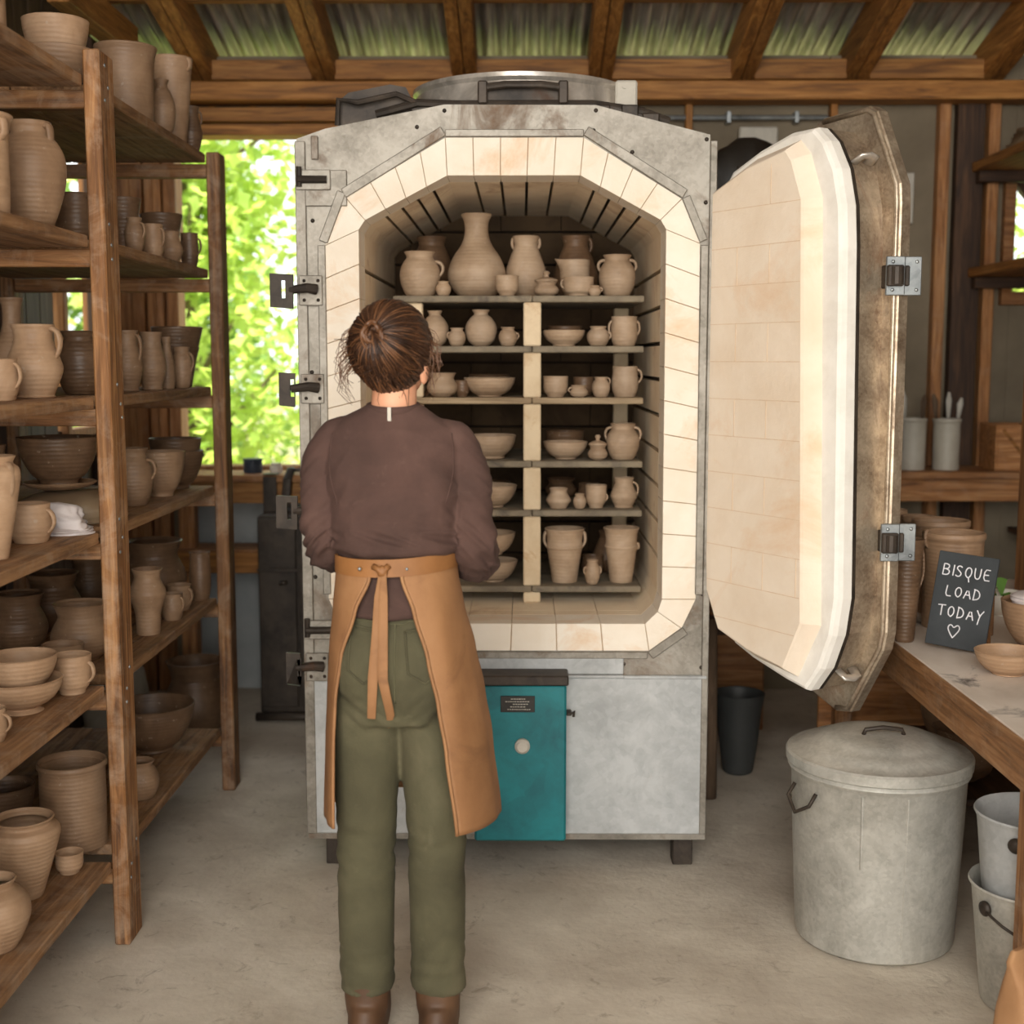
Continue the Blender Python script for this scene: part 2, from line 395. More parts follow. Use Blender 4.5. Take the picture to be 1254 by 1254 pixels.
# window casing
f = MB()
f.box((WIN[0] - .02, YB - .05, WIN[2]), (WIN[0] + .035, YB + .08, WIN[3])); f.box((WIN[1], YB - .05, WIN[2]), (WIN[1] + .05, YB + .08, WIN[3]))
f.box((WIN[0] - .02, YB - .03, WIN[2] - .06), (WIN[1] + .05, YB + .1, WIN[2]))
struct(f.build('window_1', W_STUD[2]), 'large unglazed window opening onto bright green trees')
trim(MB().box((WIN[0] - .3, YB - .09, WIN[3] + .055), (WIN[1] + .2, YB + .02, WIN[3] + .115)), W_RAFT[0], 'upper window header board')
trim(MB().box((WIN[0] - .3, YB - .06, WIN[3]), (WIN[1] + .2, YB + .08, WIN[3] + .05)), W_RAFT[0], 'lower window header board')
f = MB(); f.box((WIN3[0] - .05, YB - .04, WIN3[2] - .06), (XR, YB + .05, WIN3[2])); f.box((WIN3[0] - .05, YB - .04, WIN3[3]), (XR, YB + .05, WIN3[3] + .05)); f.box((WIN3[0] - .05, YB - .04, WIN3[2]), (WIN3[0], YB + .05, WIN3[3]))
struct(f.build('window_3', W_STUD[0]), 'small corner window above the back shelf')
trim(MB().bar((WIN3[0] + .03, YB + .03, WIN3[3]), (WIN3[0] + .2, YB + .03, WIN3[3] - .2), .05, .05, (0, 1, 0)), W_DARK[2], 'diagonal brace across the corner window')
# orange vertical boards next to the big window
for x0, x1, m in ((-1.83, -1.76, 0), (-1.755, -1.70, 1), (-1.695, -1.655, 0), (-1.65, -1.615, 1)):
    trim(MB().box((x0, YB - .05 - .02 * m, 0), (x1, YB, 2.66)), W_STUD[2], 'orange upright board beside the window')
# top plate and blocking, wall studs
trim(MB().box((XL, YB - .17, 2.655), (XR, YB - .03, 2.735), .004), W_RAFT[0], 'top plate beam along the back wall')
rx = [-1.98 + .0, -1.417, -.875, -.257, .341, .963, 1.466, 2.065]
for k in range(len(rx) - 1):
    a, b = rx[k] + .05, rx[k + 1] - .05
    trim(MB().box((max(a, XL), 5.9, 2.755), (b, 5.95, 2.84), .003), W_RAFT[0], 'blocking board between rafters above the plate')
    trim(MB().box((max(a, XL), 5.44, 2.97), (b, 5.50, 3.06), .003), W_RAFT[0], 'upper blocking board between rafters')
for x in (-1.4, -1.22, -1.0): trim(MB().box((x, YB - .025, WIN[3] + .115), (x + .03, YB, 2.66), .002), W_RAFT[2], 'short cripple stud above the window header')
for x, wd, m in ((1.36, .03, W_RAFT[2]), (1.84, .05, W_STUD[2]), (1.92, .12, W_DARK[2]), (2.06, .05, W_STUD[2]), (.72, .03, W_RAFT[2])):
    trim(MB().box((x, YB - .06, 0), (x + wd, YB, 2.66), .003), m, 'upright stud on the grey back wall')
# rafters
for k, x in enumerate(rx):
    y0, y1 = 6.25, YF
    for sx in (-.0285, .0285):
        p0 = Vector((x + sx, y0, zr(y0) + .075)); p1 = Vector((x + sx, y1, zr(y1) + .075))
        if p0.x < XL: continue
        trim(MB().bar(p0, p1, .053, .15, (0, 0, 1), .004), W_RAFT[1], 'sloping pine rafter under the corrugated roof')
# dark corner framing at the upper left
trim(MB().bar(at(70, -20, Y=4.7), at(158, 52, Y=5.6), .08, .12), W_RAFT[1], 'diagonal corner brace under the roof')
trim(MB().box((XL, 3.2, 2.95), (XL + .1, 5.9, 3.1)), W_DARK[1], 'dark side wall plate')
# corrugated sheets
f = MB(); cols = int((XR - XL + .3) / .0085); rows = 14
for j in range(rows + 1):
    y = 6.4 + (YF - 6.4) * j / rows
    for i in range(cols + 1):
        x = XL - .12 + .0085 * i
        f.v.append((x, y, zr(y) + .170 + .014 * math.sin(2 * math.pi * x / .068)))
for j in range(rows):
    for i in range(cols):
        a = j * (cols + 1) + i; f.f.append((a, a + 1, a + cols + 2, a + cols + 1))
o = struct(f.build('ceiling', ROOFM, None, (0, 0, 0), True), 'corrugated iron roof underside'); sm = o.modifiers.new('thickness', 'SOLIDIFY'); sm.thickness = .002

# ------------------------------------------------------------------ kiln
KY = 3.8; KO = Vector((-.054, KY, 0))
kiln = empty('kiln', KO, 'large front-loading steel kiln with its firebrick door standing open', 'kiln')
def kf(u, v, d): return Vector((u, KY + d, v))
def kb(mb, name, mat, parent=None, smooth=False, angle=None): return mb.build(name, mat, parent or kiln, KO, smooth, angle)
OUT = [(-.645, .10), (-.643, 2.158), (-.56, 2.186), (-.222, 2.252), (.206, 2.250), (.53, 2.168), (.55, .10)]
BO = [(-.22, 2.161), (.172, 2.161), (.452, 1.990), (.506, 1.865), (.51, .835), (.47, .748), (.375, .680), (-.445, .680), (-.535, .748), (-.572, .835), (-.566, 1.860), (-.505, 1.995)]
BI = [(-.215, 2.055), (.163, 2.055), (.392, 1.931), (.408, 1.905), (.410, .835), (.398, .798), (.362, .762), (-.425, .762), (-.458, .798), (-.470, .835), (-.468, 1.905), (-.450, 1.931)]
f = MB(); f.plate(OUT, BO, kf, -.002, .03)
kb(f, 'front_frame', GALV)
f = MB()
OUTB = OUT + []
for i in range(len(OUT)):
    a, b = OUT[i], OUT[(i + 1) % len(OUT)]
    f.add([kf(a[0], a[1], .03), kf(b[0], b[1], .03), kf(b[0], b[1], 1.28), kf(a[0], a[1], 1.28),
           kf(a[0] * .985, a[1], .03), kf(b[0] * .985, b[1], .03), kf(b[0] * .985, b[1], 1.28), kf(a[0] * .985, a[1], 1.28)], [(0, 1, 2, 3), (4, 5, 6, 7), (0, 1, 5, 4), (2, 3, 7, 6)])
f.prism(OUT, kf, 1.26, 1.29)
kb(f, 'shell', GALV)
for x in (-.6, .46):
    for y in (.05, 1.1): kb(MB().box((x, KY + y, 0), (x + .06, KY + y + .07, .1)), 'foot', IRON)
# lower front panels
f = MB()
f.box((-.635, KY - .012, .12), (.542, KY - .002, .60), .003); f.box((-.44, KY - .012, .61), (.30, KY - .002, .672), .003)
f.box((.30, KY - .016, .597), (.545, KY - .002, .607), .002); f.box((-.635, KY - .016, .6), (.3, KY - .002, .608), .002)
kb(f, 'lower_panel', GALV_LOW)
# folded edge strips of the frame
f = MB()
def strip(p, q, wd, d0=-.008): f.bar(kf(p[0], p[1], d0), kf(q[0], q[1], d0), .012, wd, (0, 0, 1) if abs(p[0] - q[0]) > abs(p[1] - q[1]) else (1, 0, 0), .002)
strip((-.632, .12), (-.632, 2.15), .03); strip((.54, .12), (.54, 2.15), .02); strip((-.575, .85), (-.575, 1.86), .022); strip((.518, .85), (.518, 1.86), .022)
strip((-.57, 1.87), (-.515, 2.01), .026); strip((-.51, 2.005), (-.225, 2.178), .028); strip((-.22, 2.172), (.172, 2.172), .02); strip((.178, 2.178), (.46, 2.003), .028); strip((.463, 1.995), (.515, 1.872), .024)
strip((-.44, .668), (.37, .668), .02); strip((.378, .668), (.48, .742), .026); strip((-.45, .668), (-.545, .742), .026)
kb(f, 'frame_strip', GALV)
f = MB(); strip((-.64, 2.02), (-.50, 2.02), .10, -.006); strip((-.59, 2.1), (-.59, 2.165), .02)
kb(f, 'corner_gusset', GALV)
f = MB()
for (x, z) in ((-.222, 2.235), (.206, 2.235), (.2, 2.18), (.52, 2.155), (.52, 1.98), (.5, 1.9), (-.6, 2.0), (-.6, 1.93), (-.61, 1.5), (-.61, 1.25), (-.61, .9), (.3, .64), (-.2, .645), (.53, .63), (.53, .85), (-.3, 2.19), (.31, 2.12)):
    kb(MB().ball(kf(x, z, -.004 if z < 2 else -.002), (.006, .006, .006), None, 8), 'rivet', IRON, None, True)
# firebrick ring on the front face
f = MB()
cnt = [5, 4, 1, 11, 1, 1, 6, 1, 1, 11, 1, 4]
for i in range(12):
    a0, a1, b0, b1 = BO[i], BO[(i + 1) % 12], BI[i], BI[(i + 1) % 12]
    for k in range(cnt[i]):
        t0, t1 = k / cnt[i], (k + 1) / cnt[i]
        lp = lambda p, q, t: (p[0] + (q[0] - p[0]) * t, p[1] + (q[1] - p[1]) * t)
        L = max(.02, math.hypot(a1[0] - a0[0], a1[1] - a0[1])); e = .0007 / L
        q = [lp(a0, a1, t0 + e), lp(a0, a1, t1 - e), lp(b0, b1, t1 - e), lp(b0, b1, t0 + e)]
        c = (sum(p[0] for p in q) / 4, sum(p[1] for p in q) / 4); dj = random.uniform(-.001, .001)
        qs = [(p[0] + (c[0] - p[0]) * .02, p[1] + (c[1] - p[1]) * .02) for p in q]
        f.add([kf(p[0], p[1], -.006 + dj) for p in qs] + [kf(p[0], p[1], -.002) for p in q] + [kf(p[0], p[1], .13) for p in q],
              [(0, 1, 2, 3), (8, 9, 10, 11)] + [(r * 4 + s, r * 4 + (s + 1) % 4, r * 4 + 4 + (s + 1) % 4, r * 4 + 4 + s) for r in (0, 1) for s in range(4)])
kb(f, 'firebrick_ring', BRICK)
f = MB()
for i in range(12):
    a0, a1, b0, b1 = BO[i], BO[(i + 1) % 12], BI[i], BI[(i + 1) % 12]
    f.add([kf(*a0, .003), kf(*a1, .003), kf(*b1, .003), kf(*b0, .003)], [(0, 1, 2, 3)])
kb(f, 'brick_mortar', SEAM)
# chamber lining: strips of brick with dark element slots between
CD0, CD1 = .13, 1.05
f = MB(); back = MB(); coil = MB()
cen = (-.03, 1.4)
def off(p, d):
    v = Vector((p[0] - cen[0], p[1] - cen[1])); v.normalize(); return (p[0] + v.x * d, p[1] + v.y * d)
ncount = [5, 5, 1, 10, 1, 1, 6, 1, 1, 10, 1, 5]
for i in range(12):
    b0, b1 = BI[i], BI[(i + 1) % 12]; n = ncount[i]; L = math.hypot(b1[0] - b0[0], b1[1] - b0[1])
    side = i in (3, 9); gap = (.0065 if side else (.0045 if i in (0, 1, 11) else .001))
    d0 = .0
    nd = Vector((b1[1] - b0[1], -(b1[0] - b0[0]))).normalized()
    if nd.dot(Vector((cen[0] - b0[0], cen[1] - b0[1]))) > 0: nd = -nd
    for k in range(n):
        e = gap / L; t0, t1 = k / n + (e if k else 0), (k + 1) / n - (e if k < n - 1 else 0)
        p, q = lp(b0, b1, t0), lp(b0, b1, t1)
        ys = [d0, .36, .72, CD1] if not side else [d0, .52, CD1]
        if i == 6: ys = [d0, .2, .4, .6, .8, CD1]
        for y0, y1 in zip(ys, ys[1:]):
            if y0 == d0: y0 = .132
            g2 = .0012
            f.add([kf(p[0], p[1], y0 + g2), kf(q[0], q[1], y0 + g2), kf(q[0], q[1], y1 - g2), kf(p[0], p[1], y1 - g2)] +
                  [kf(p[0] + nd.x * .04, p[1] + nd.y * .04, y0 + g2), kf(q[0] + nd.x * .04, q[1] + nd.y * .04, y0 + g2), kf(q[0] + nd.x * .04, q[1] + nd.y * .04, y1 - g2), kf(p[0] + nd.x * .04, p[1] + nd.y * .04, y1 - g2)],
                  [(0, 1, 2, 3), (0, 1, 5, 4), (1, 2, 6, 5), (2, 3, 7, 6), (3, 0, 4, 7), (4, 5, 6, 7)])
    for k in range(1, n):
        if gap > .003:
            p = lp(b0, b1, k / n); p = (p[0] + nd.x * .02, p[1] + nd.y * .02)
            coil.tube([kf(p[0], p[1], .14), kf(p[0], p[1], 1.03)], .003, 6)
    back.add([kf(b0[0] + nd.x * .035, b0[1] + nd.y * .035, .005), kf(b1[0] + nd.x * .035, b1[1] + nd.y * .035, .005), kf(b1[0] + nd.x * .035, b1[1] + nd.y * .035, CD1), kf(b0[0] + nd.x * .035, b0[1] + nd.y * .035, CD1)], [(0, 1, 2, 3)])
# back wall of the chamber
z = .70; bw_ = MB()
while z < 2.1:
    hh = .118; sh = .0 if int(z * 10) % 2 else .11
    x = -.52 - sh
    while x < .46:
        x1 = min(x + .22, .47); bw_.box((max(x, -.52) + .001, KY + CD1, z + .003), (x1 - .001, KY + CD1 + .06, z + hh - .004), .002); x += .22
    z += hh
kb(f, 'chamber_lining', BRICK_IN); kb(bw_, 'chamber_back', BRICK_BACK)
back.box((-.55, KY + CD1 + .05, .68), (.5, KY + CD1 + .07, 2.15)); kb(back, 'element_channel', SLOT_DARK); kb(coil, 'heating_element', IRON)
# round lid and handle on top
lid = MB(); lc = (-.005, KY + .40, 0)
lid.lathe([(.30, 2.235), (.328, 2.24), (.332, 2.29), (.328, 2.335), (.337, 2.345), (.337, 2.357), (.325, 2.360), (.30, 2.352), (.001, 2.348)], 64, lc)
lid_o = kb(lid, 'top_lid', CHROME, None, True, 40)
f = MB(); hz, hy = 2.295, KY + .40 - .356
f.tube([(-.115, hy, hz + .012), (-.05, hy - .012, hz + .018), (.05, hy - .012, hz + .018), (.115, hy, hz + .012)], .011, 10)
for x in (-.115, .115): f.box((x - .014, hy - .014, hz - .035), (x + .014, hy + .03, hz + .03), .004)
f.box((-.13, hy + .012, hz - .045), (.13, hy + .028, hz + .02), .003)
hb = f.build('handle', IRON, lid_o, KO, False)
f = MB(); f.plate([(-.36, 2.15), (-.36, 2.225), (-.24, 2.256), (.24, 2.256), (.36, 2.225), (.36, 2.15)], [(-.3, 2.17), (-.22, 2.23), (.22, 2.23), (.3, 2.17)], kf, .035, .06)
for x in (-.3, -.2, .22, .3, .36): f.box((x - .02, KY + .032, 2.16), (x + .03, KY + .06, 2.258 if abs(x) < .31 else 2.235), .004)
f.tube([(-.42, KY + .05, 2.235), (-.3, KY + .03, 2.262), (-.2, KY + .05, 2.262), (.2, KY + .05, 2.262), (.34, KY + .05, 2.242), (.42, KY + .06, 2.215)], .012, 8)
kb(f, 'lid_seat', IRON)
# clamp box at the top edge
f = MB(); f.prism([(-.53, 2.185), (-.53, 2.27), (-.50, 2.295), (-.38, 2.318), (-.335, 2.31), (-.31, 2.262), (-.31, 2.225)], kf, .05, .2)
f.tube([(-.53, KY + .03, 2.2), (-.525, KY + .02, 2.27), (-.47, KY + .02, 2.262), (-.36, KY + .02, 2.285), (-.3, KY + .03, 2.262)], .008, 8)
kb(f, 'top_clamp', IRON)
f = MB(); f.box((.275, KY + .2, 2.2), (.34, KY + .26, 2.36), .006); f.tube([(.30, KY + .195, 2.34), (.30, KY + .2, 2.34)], .006)
kb(f, 'vent_stub', CARD)
# control box
f = MB(); f.box((-.14, KY - .10, .13), (.128, KY - .014, .60), .006)
cb = kb(f, 'control_box', TEAL)
f = MB(); f.box((-.145, KY - .106, .598), (.134, KY - .012, .628), .004); f.build('hood', IRON, cb, KO)
f = MB(); pa, pb = at(613, 852, Y=KY - .1), at(655, 872, Y=KY - .1); f.box((pa.x, KY - .104, pb.z), (pb.x, KY - .1, pa.z), .001); f.build('label_plate', BLACKP, cb, KO)
f = MB()
for k, (u0, u1) in enumerate(((.3, .7), (.14, .8), (.36, .76), (.28, .72), (.2, .88))):
    zz = pa.z - (pa.z - pb.z) * (.18 + .16 * k); x = pa.x + (pb.x - pa.x) * u0; xe = pa.x + (pb.x - pa.x) * u1
    while x < xe:
        ww = random.uniform(.003, .007); f.box((x, KY - .1052, zz - .0012), (x + ww, KY - .1038, zz + .0012), .0002); x += ww + .002
f.build('plate_lettering', CARD, cb, KO)
f = MB(); f.box((.128, KY - .07, .50), (.145, KY - .03, .51)); f.tube([(.145, KY - .06, .505), (.152, KY - .06, .512), (.15, KY - .06, .495)], .004); f.build('latch', IRON, cb, KO)
f = MB(); f.lathe([(.022, 0), (.022, .012), (.015, .02), (.001, .02)], 24, (-.0, KY - .1, .42), None, Matrix.Rotation(R(90), 4, 'X')); f.build('dial', CARD, cb, KO, True, 40)
# door latches on the hinge-free side
def hasp(z, ext, kind):
    f = MB()
    xx = -.645
    if kind == 'out':
        f.box((xx + .005, KY - .021, z - .045), (xx + .072, KY - .0148, z + .04), .002)
        o = kb(f, 'latch', GALV)
        h = MB(); h.tube([(xx + .055, KY - .022, z), (xx + .03, KY - .035, z + .004), (xx - .02, KY - .03, z - .002)], [.016, .014, .012], 10)
        h.plate([(xx - ext, z - .05), (xx - .01, z - .055), (xx - .008, z + .042), (xx - ext, z + .045)], [(xx - ext + .032, z - .025), (xx - ext + .044, z - .025), (xx - ext + .044, z + .025), (xx - ext + .032, z + .025)], kf, -.04, -.028)
        for dz in (-.03, .025): h.ball((xx + .06, KY - .022, z + dz), (.005,) * 3, None, 8); h.ball((xx + .02, KY - .022, z + dz), (.005,) * 3, None, 8)
        h.build('latch_hook', IRON, o, KO)
    else:
        f.box((xx + .002, KY - .022, z - .028), (xx + .10, KY - .0149, z + .028), .002); o = kb(f, 'latch', GALV)
        h = MB(); h.tube([(xx + .09, KY - .024, z), (xx + .01, KY - .028, z)], .018, 10, (1, .6)); h.tube([(xx + .012, KY - .03, z - .02), (xx + .012, KY - .03, z + .035)], .008, 8); h.build('latch_hook', IRON, o, KO)
hasp(2.042, 0, 'on'); hasp(1.735, .075, 'out'); hasp(1.455, .055, 'out'); hasp(1.10, .07, 'out'); hasp(.745, 0, 'on'); hasp(.635, .05, 'out')

# ------------------------------------------------------------------ kiln door (hinged, swung open)
A = at(872, 440, Y=3.85); B = at(1026, 440, Y=3.42)
E2 = Vector((B.x - A.x, B.y - A.y, 0)); DW = E2.length; E2.normalize(); NB = Vector((-E2.y, E2.x, 0))     # NB: away from the viewer
if NB.y < 0: NB = -NB
def dpt(px, py):
    d = Vector(ray(px, py)); t = ((A - Vector((0, 0, 0))).dot(NB)) / d.dot(NB); p = Vector((0, 0, CH)) + d * t
    return ((p - A).dot(E2), p.z)
def df(u, v, d): return Vector((A.x, A.y, 0)) + E2 * u + NB * d + Vector((0, 0, v))
DOUT = [dpt(*p) for p in ((873, 300), (880, 240), (896, 210), (930, 184), (968, 162), (996, 156), (1010, 172), (1023, 205), (1030, 250), (1031, 300), (1025, 735), (1018, 780), (1004, 820), (986, 846), (960, 832), (920, 806), (898, 788), (884, 750), (875, 705))]
DPL = [dpt(*p) for p in ((876, 330), (887, 238), (930, 206), (978, 184), (986, 196), (999, 245), (997, 762), (974, 817), (930, 795), (893, 768), (879, 720))]
def grow(poly, d):
    cx = sum(p[0] for p in poly) / len(poly); cz = sum(p[1] for p in poly) / len(poly); out = []
    n = len(poly)
    for i in range(n):
        a, b, c = Vector(poly[i - 1]), Vector(poly[i]), Vector(poly[(i + 1) % n])
        n1 = Vector((-(b - a).y, (b - a).x)).normalized(); n2 = Vector((-(c - b).y, (c - b).x)).normalized()
        m = (n1 + n2); m = m.normalized() if m.length > 1e-6 else n1
        if m.dot(b - Vector((cx, cz))) < 0: m = -m
        out.append((b.x + m.x * d, b.y + m.y * d))
    return out
f = MB(); f.prism(DOUT, df, .058, .16)
for i in range(3): pass
door = kb(f, 'door', DOOR_STEEL)
f = MB()
dn = len(DOUT); lay = [(grow(DOUT, -.012), 0.0), (grow(DOUT, -.003), .006), (grow(DOUT, .002), .02), (grow(DOUT, .002), .05), (grow(DOUT, -.004), .06)]
for pol, d in lay: f.v += [tuple(df(u, v, d)) for u, v in pol]
f.f.append(tuple(range(dn))); f.f.append(tuple((len(lay) - 1) * dn + i for i in range(dn)))
for r_ in range(len(lay) - 1):
    for i in range(dn): f.f.append((r_ * dn + i, r_ * dn + (i + 1) % dn, (r_ + 1) * dn + (i + 1) % dn, (r_ + 1) * dn + i))
f.build('fibre_gasket', FIBRE, door, KO)
f = MB()
pn = len(DPL); lay = [(grow(DPL, -.006), -.047), (DPL, -.042), (grow(DPL, .028), .002)]
for pol, d in lay: f.v += [tuple(df(u, v, d)) for u, v in pol]
f.f.append(tuple(range(pn)))
for r_ in range(len(lay) - 1):
    for i in range(pn): f.f.append((r_ * pn + i, r_ * pn + (i + 1) % pn, (r_ + 1) * pn + (i + 1) % pn, (r_ + 1) * pn + i))
f.build('firebrick_plug', PLUG, door, KO)
# seams of the plug: thin recessed-looking mortar lines in running bond
f = MB(); zlo = min(p[1] for p in DPL); zhi = max(p[1] for p in DPL)
def span(z):
    xs = []
    for i in range(pn):
        a, b = DPL[i], DPL[(i + 1) % pn]
        if (a[1] - z) * (b[1] - z) < 0: xs.append(a[0] + (b[0] - a[0]) * (z - a[1]) / (b[1] - a[1]))
    return (min(xs), max(xs)) if len(xs) >= 2 else None
z = zlo + .1; row = 0
while z < zhi - .05:
    s_ = span(z)
    if s_: f.bar(df(s_[0] + .008, z, -.0468), df(s_[1] - .008, z, -.0468), .0022, .0018, (0, 0, 1), .0002)
    for k in (1, 2, 3):
        u = DW * (.26 * k + (.1 if row % 2 else 0) - .05); s1, s2 = span(z), span(min(z + .105, zhi - .02))
        if s1 and s2 and max(s1[0], s2[0]) + .02 < u < min(s1[1], s2[1]) - .02 and row % 2 == 1:
            f.bar(df(u, z, -.0468), df(u, min(z + .105, zhi - .03), -.0468), .0022, .0016, tuple(E2), .0002)
    z += .105; row += 1
f.build('brick_seam', SEAMD, door, KO)
# outer flange rim + cover: a chamfered plate larger than the brick
u0, u1 = min(p[0] for p in DOUT), max(p[0] for p in DOUT); v0, v1 = min(p[1] for p in DOUT), max(p[1] for p in DOUT)
FL = [(u0 - .02, v0 + .30), (u0 - .02, v1 - .27), (u0 + .10, v1 - .03), (u0 + .28, v1 + .055), (u1 - .085, v1 + .062), (u1 - .055, v1 + .045), (u1 + .032, v1 - .15), (u1 + .036, v1 - .20), (u1 + .036, v0 + .17), (u1 + .026, v0 + .12), (u1 - .085, v0 - .075), (u1 - .14, v0 - .085), (u0 + .24, v0 - .03), (u0 + .08, v0 + .08)]
f = MB(); nf = len(FL); lay = [(grow(FL, -.02), .148), (grow(FL, -.004), .150), (FL, .154), (FL, .186), (grow(FL, -.01), .194)]
for pol, d in lay: f.v += [tuple(df(u, v, d)) for u, v in pol]
f.f.append(tuple(range(nf))); f.f.append(tuple(4 * nf + i for i in range(nf)))
for r_ in range(4):
    for i in range(nf): f.f.append((r_ * nf + i, r_ * nf + (i + 1) % nf, (r_ + 1) * nf + (i + 1) % nf, (r_ + 1) * nf + i))
f.build('rim_flange', DOOR_STEEL, door, KO)
f = MB(); f.tube([df(u, v, .148) for u, v in grow(FL, -.012)[3:12]], .007, 10); f.build('rim_tube', DOOR_STEEL, door, KO, True)
f = MB(); f.plate(grow(DOUT, .002), grow(DOUT, -.03), df, .054, .064); f.build('casing_lip', IRON, door, KO)
# hinge plates on the free edge
for px_, py in ((1106, 338), (1099, 664)):
    c = at(px_, py, Y=3.445); f = MB(); T_ = Matrix.Translation(c)
    f.box((.002, -.004, -.05), (.047, .006, .05), .002, T_); f.box((-.047, -.012, -.05), (.0015, -.002, .05), .002, T_)
    for dx in (-.03, .034):
        for dz in (-.036, .036): f.ball(c + Vector((dx, -.012 if dx < 0 else -.004, dz)), (.005, .004, .005), None, 8)
    o = f.build('hinge_plate', ZINC, door, KO)
    f = MB(); f.tube([c + Vector((-.022, -.02, -.022)), c + Vector((-.022, -.02, .022))], .017, 12); f.box((-.047, -.026, -.027), (-.004, -.0125, .027), .003, T_); f.box((.001, -.014, -.026), (.014, -.0045, .026), .003, T_)
    f.bar(c + Vector((-.02, .0, 0)), c + Vector((-.03, .05, 0)), .03, .06)
    f.build('hinge_pin', IRON, door, KO)
def on_edge(i0, i1, t):
    a, b = DOUT[i0], DOUT[i1]; return (a[0] + (b[0] - a[0]) * t, a[1] + (b[1] - a[1]) * t)
for (i0, i1, t) in ((6, 7, .75), (12, 13, .15)):
    u, v = on_edge(i0, i1, t); f = MB()
    a, b = DOUT[i0], DOUT[i1]; tv = Vector((b[0] - a[0], b[1] - a[1])).normalized(); nv = Vector((-tv.y, tv.x))
    if nv.dot(Vector((u, v)) - Vector((DW / 2, 1.4))) < 0: nv = -nv
    q = lambda k, n_, d: df(u + tv.x * k + nv.x * n_, v + tv.y * k + nv.y * n_, d)
    f.tube([q(-.0, .002, .075), q(-.0, .03, .08), q(0, .034, .1), q(0, .03, .12), q(0, .002, .125)], .01, 8, (1.6, .7))
    f.build('handle', CHROME, door, KO, True)
f = MB(); f.tube([df(-.02, .75, .12), df(-.02, 2.1, .12)], .018, 10)
for z in (.95, 1.4, 1.9): f.bar(df(-.03, z, .1), (.555, KY + .05, z), .05, .02); 
f.build('hinge_post', IRON, door, KO)

# ------------------------------------------------------------------ pots
PROF = {
 'jar':    [(.60, 0), (.66, .02), (.80, .12), (.95, .30), (1, .48), (.95, .64), (.80, .78), (.68, .85), (.66, .90), (.74, .97), (.78, 1)],
 'bigvase':[(.52, 0), (.58, .015), (.86, .11), (1, .25), (.97, .36), (.80, .50), (.56, .62), (.44, .72), (.40, .82), (.43, .92), (.52, .98), (.54, 1)],
 'pear':   [(.50, 0), (.56, .015), (.85, .14), (1, .32), (.94, .48), (.74, .68), (.58, .82), (.55, .89), (.62, .97), (.65, 1)],
 'round':  [(.44, 0), (.50, .02), (.82, .15), (1, .42), (.92, .62), (.66, .79), (.46, .86), (.44, .92), (.54, .98), (.56, 1)],
 'mug':    [(.72, 0), (.76, .02), (.80, .07), (.92, .22), (.98, .40), (.96, .60), (.91, .80), (.92, .97), (.94, 1)],
 'cup':    [(.60, 0), (.66, .03), (.68, .10), (.88, .25), (.97, .50), (.97, .75), (.99, .97), (1, 1)],
 'bowl':   [(.44, 0), (.47, .02), (.47, .08), (.66, .22), (.84, .48), (.95, .76), (.985, .95), (1, 1)],
 'footbowl':[(.50, 0), (.52, .03), (.46, .08), (.40, .14), (.60, .26), (.82, .48), (.95, .75), (.985, .95), (1, 1)],
 'wide':   [(.50, 0), (.53, .04), (.53, .12), (.76, .34), (.93, .66), (.985, .93), (1, 1)],
 'dish':   [(.55, 0), (.58, .06), (.80, .35), (.96, .80), (1, 1)],
 'crock':  [(.90, 0), (.93, .02), (.93, .30), (.94, .60), (.94, .90), (.99, .94), (1, .97), (.99, 1)],
 'cylinder':[(.78, 0), (.82, .02), (.85, .25), (.86, .55), (.88, .80), (.95, .94), (1, .98), (.99, 1)],
 'flare':  [(.52, 0), (.57, .02), (.60, .06), (.74, .35), (.84, .62), (.90, .82), (.98, .96), (1, 1)],
 'flarebowl':[(.50, 0), (.54, .02), (.62, .20), (.74, .45), (.82, .60), (.86, .66), (.84, .69), (.93, .85), (1, .98), (1, 1)],
 'bucket': [(.60, 0), (.63, .02), (.72, .25), (.82, .50), (.88, .62), (.93, .645), (.93, .67), (.88, .69), (.87, .80), (.92, .92), (1, .985), (1, 1)],
 'squat':  [(.52, 0), (.58, .03), (.86, .16), (1, .36), (.98, .50), (.86, .64), (.76, .74), (.75, .80), (.83, .93), (.90, .99), (.91, 1)],
 'urn':    [(.42, 0), (.48, .02), (.62, .22), (.82, .50), (.96, .72), (1, .80), (.96, .88), (.78, .92), (.76, .95), (.84, .99), (.85, 1)],
 'ridged': [(.60, 0), (.64, .02), (.68, .30), (.86, .50), (1, .62), (.90, .72), (.72, .84), (.70, .90), (.80, .98), (.82, 1)],
 'belly':  [(.50, 0), (.56, .02), (.76, .18), (.95, .40), (1, .56), (.95, .70), (.76, .82), (.56, .88), (.53, .92), (.60, .98), (.62, 1)],
 'pitcher':[(.66, 0), (.72, .02), (.68, .05), (.80, .16), (1, .36), (.98, .48), (.80, .66), (.68, .80), (.70, .92), (.76, .98), (.77, 1)],
 'bottle': [(.80, 0), (.86, .02), (1, .20), (.98, .40), (.80, .60), (.55, .76), (.48, .88), (.58, .98), (.60, 1)],
}
CLOSED = ()
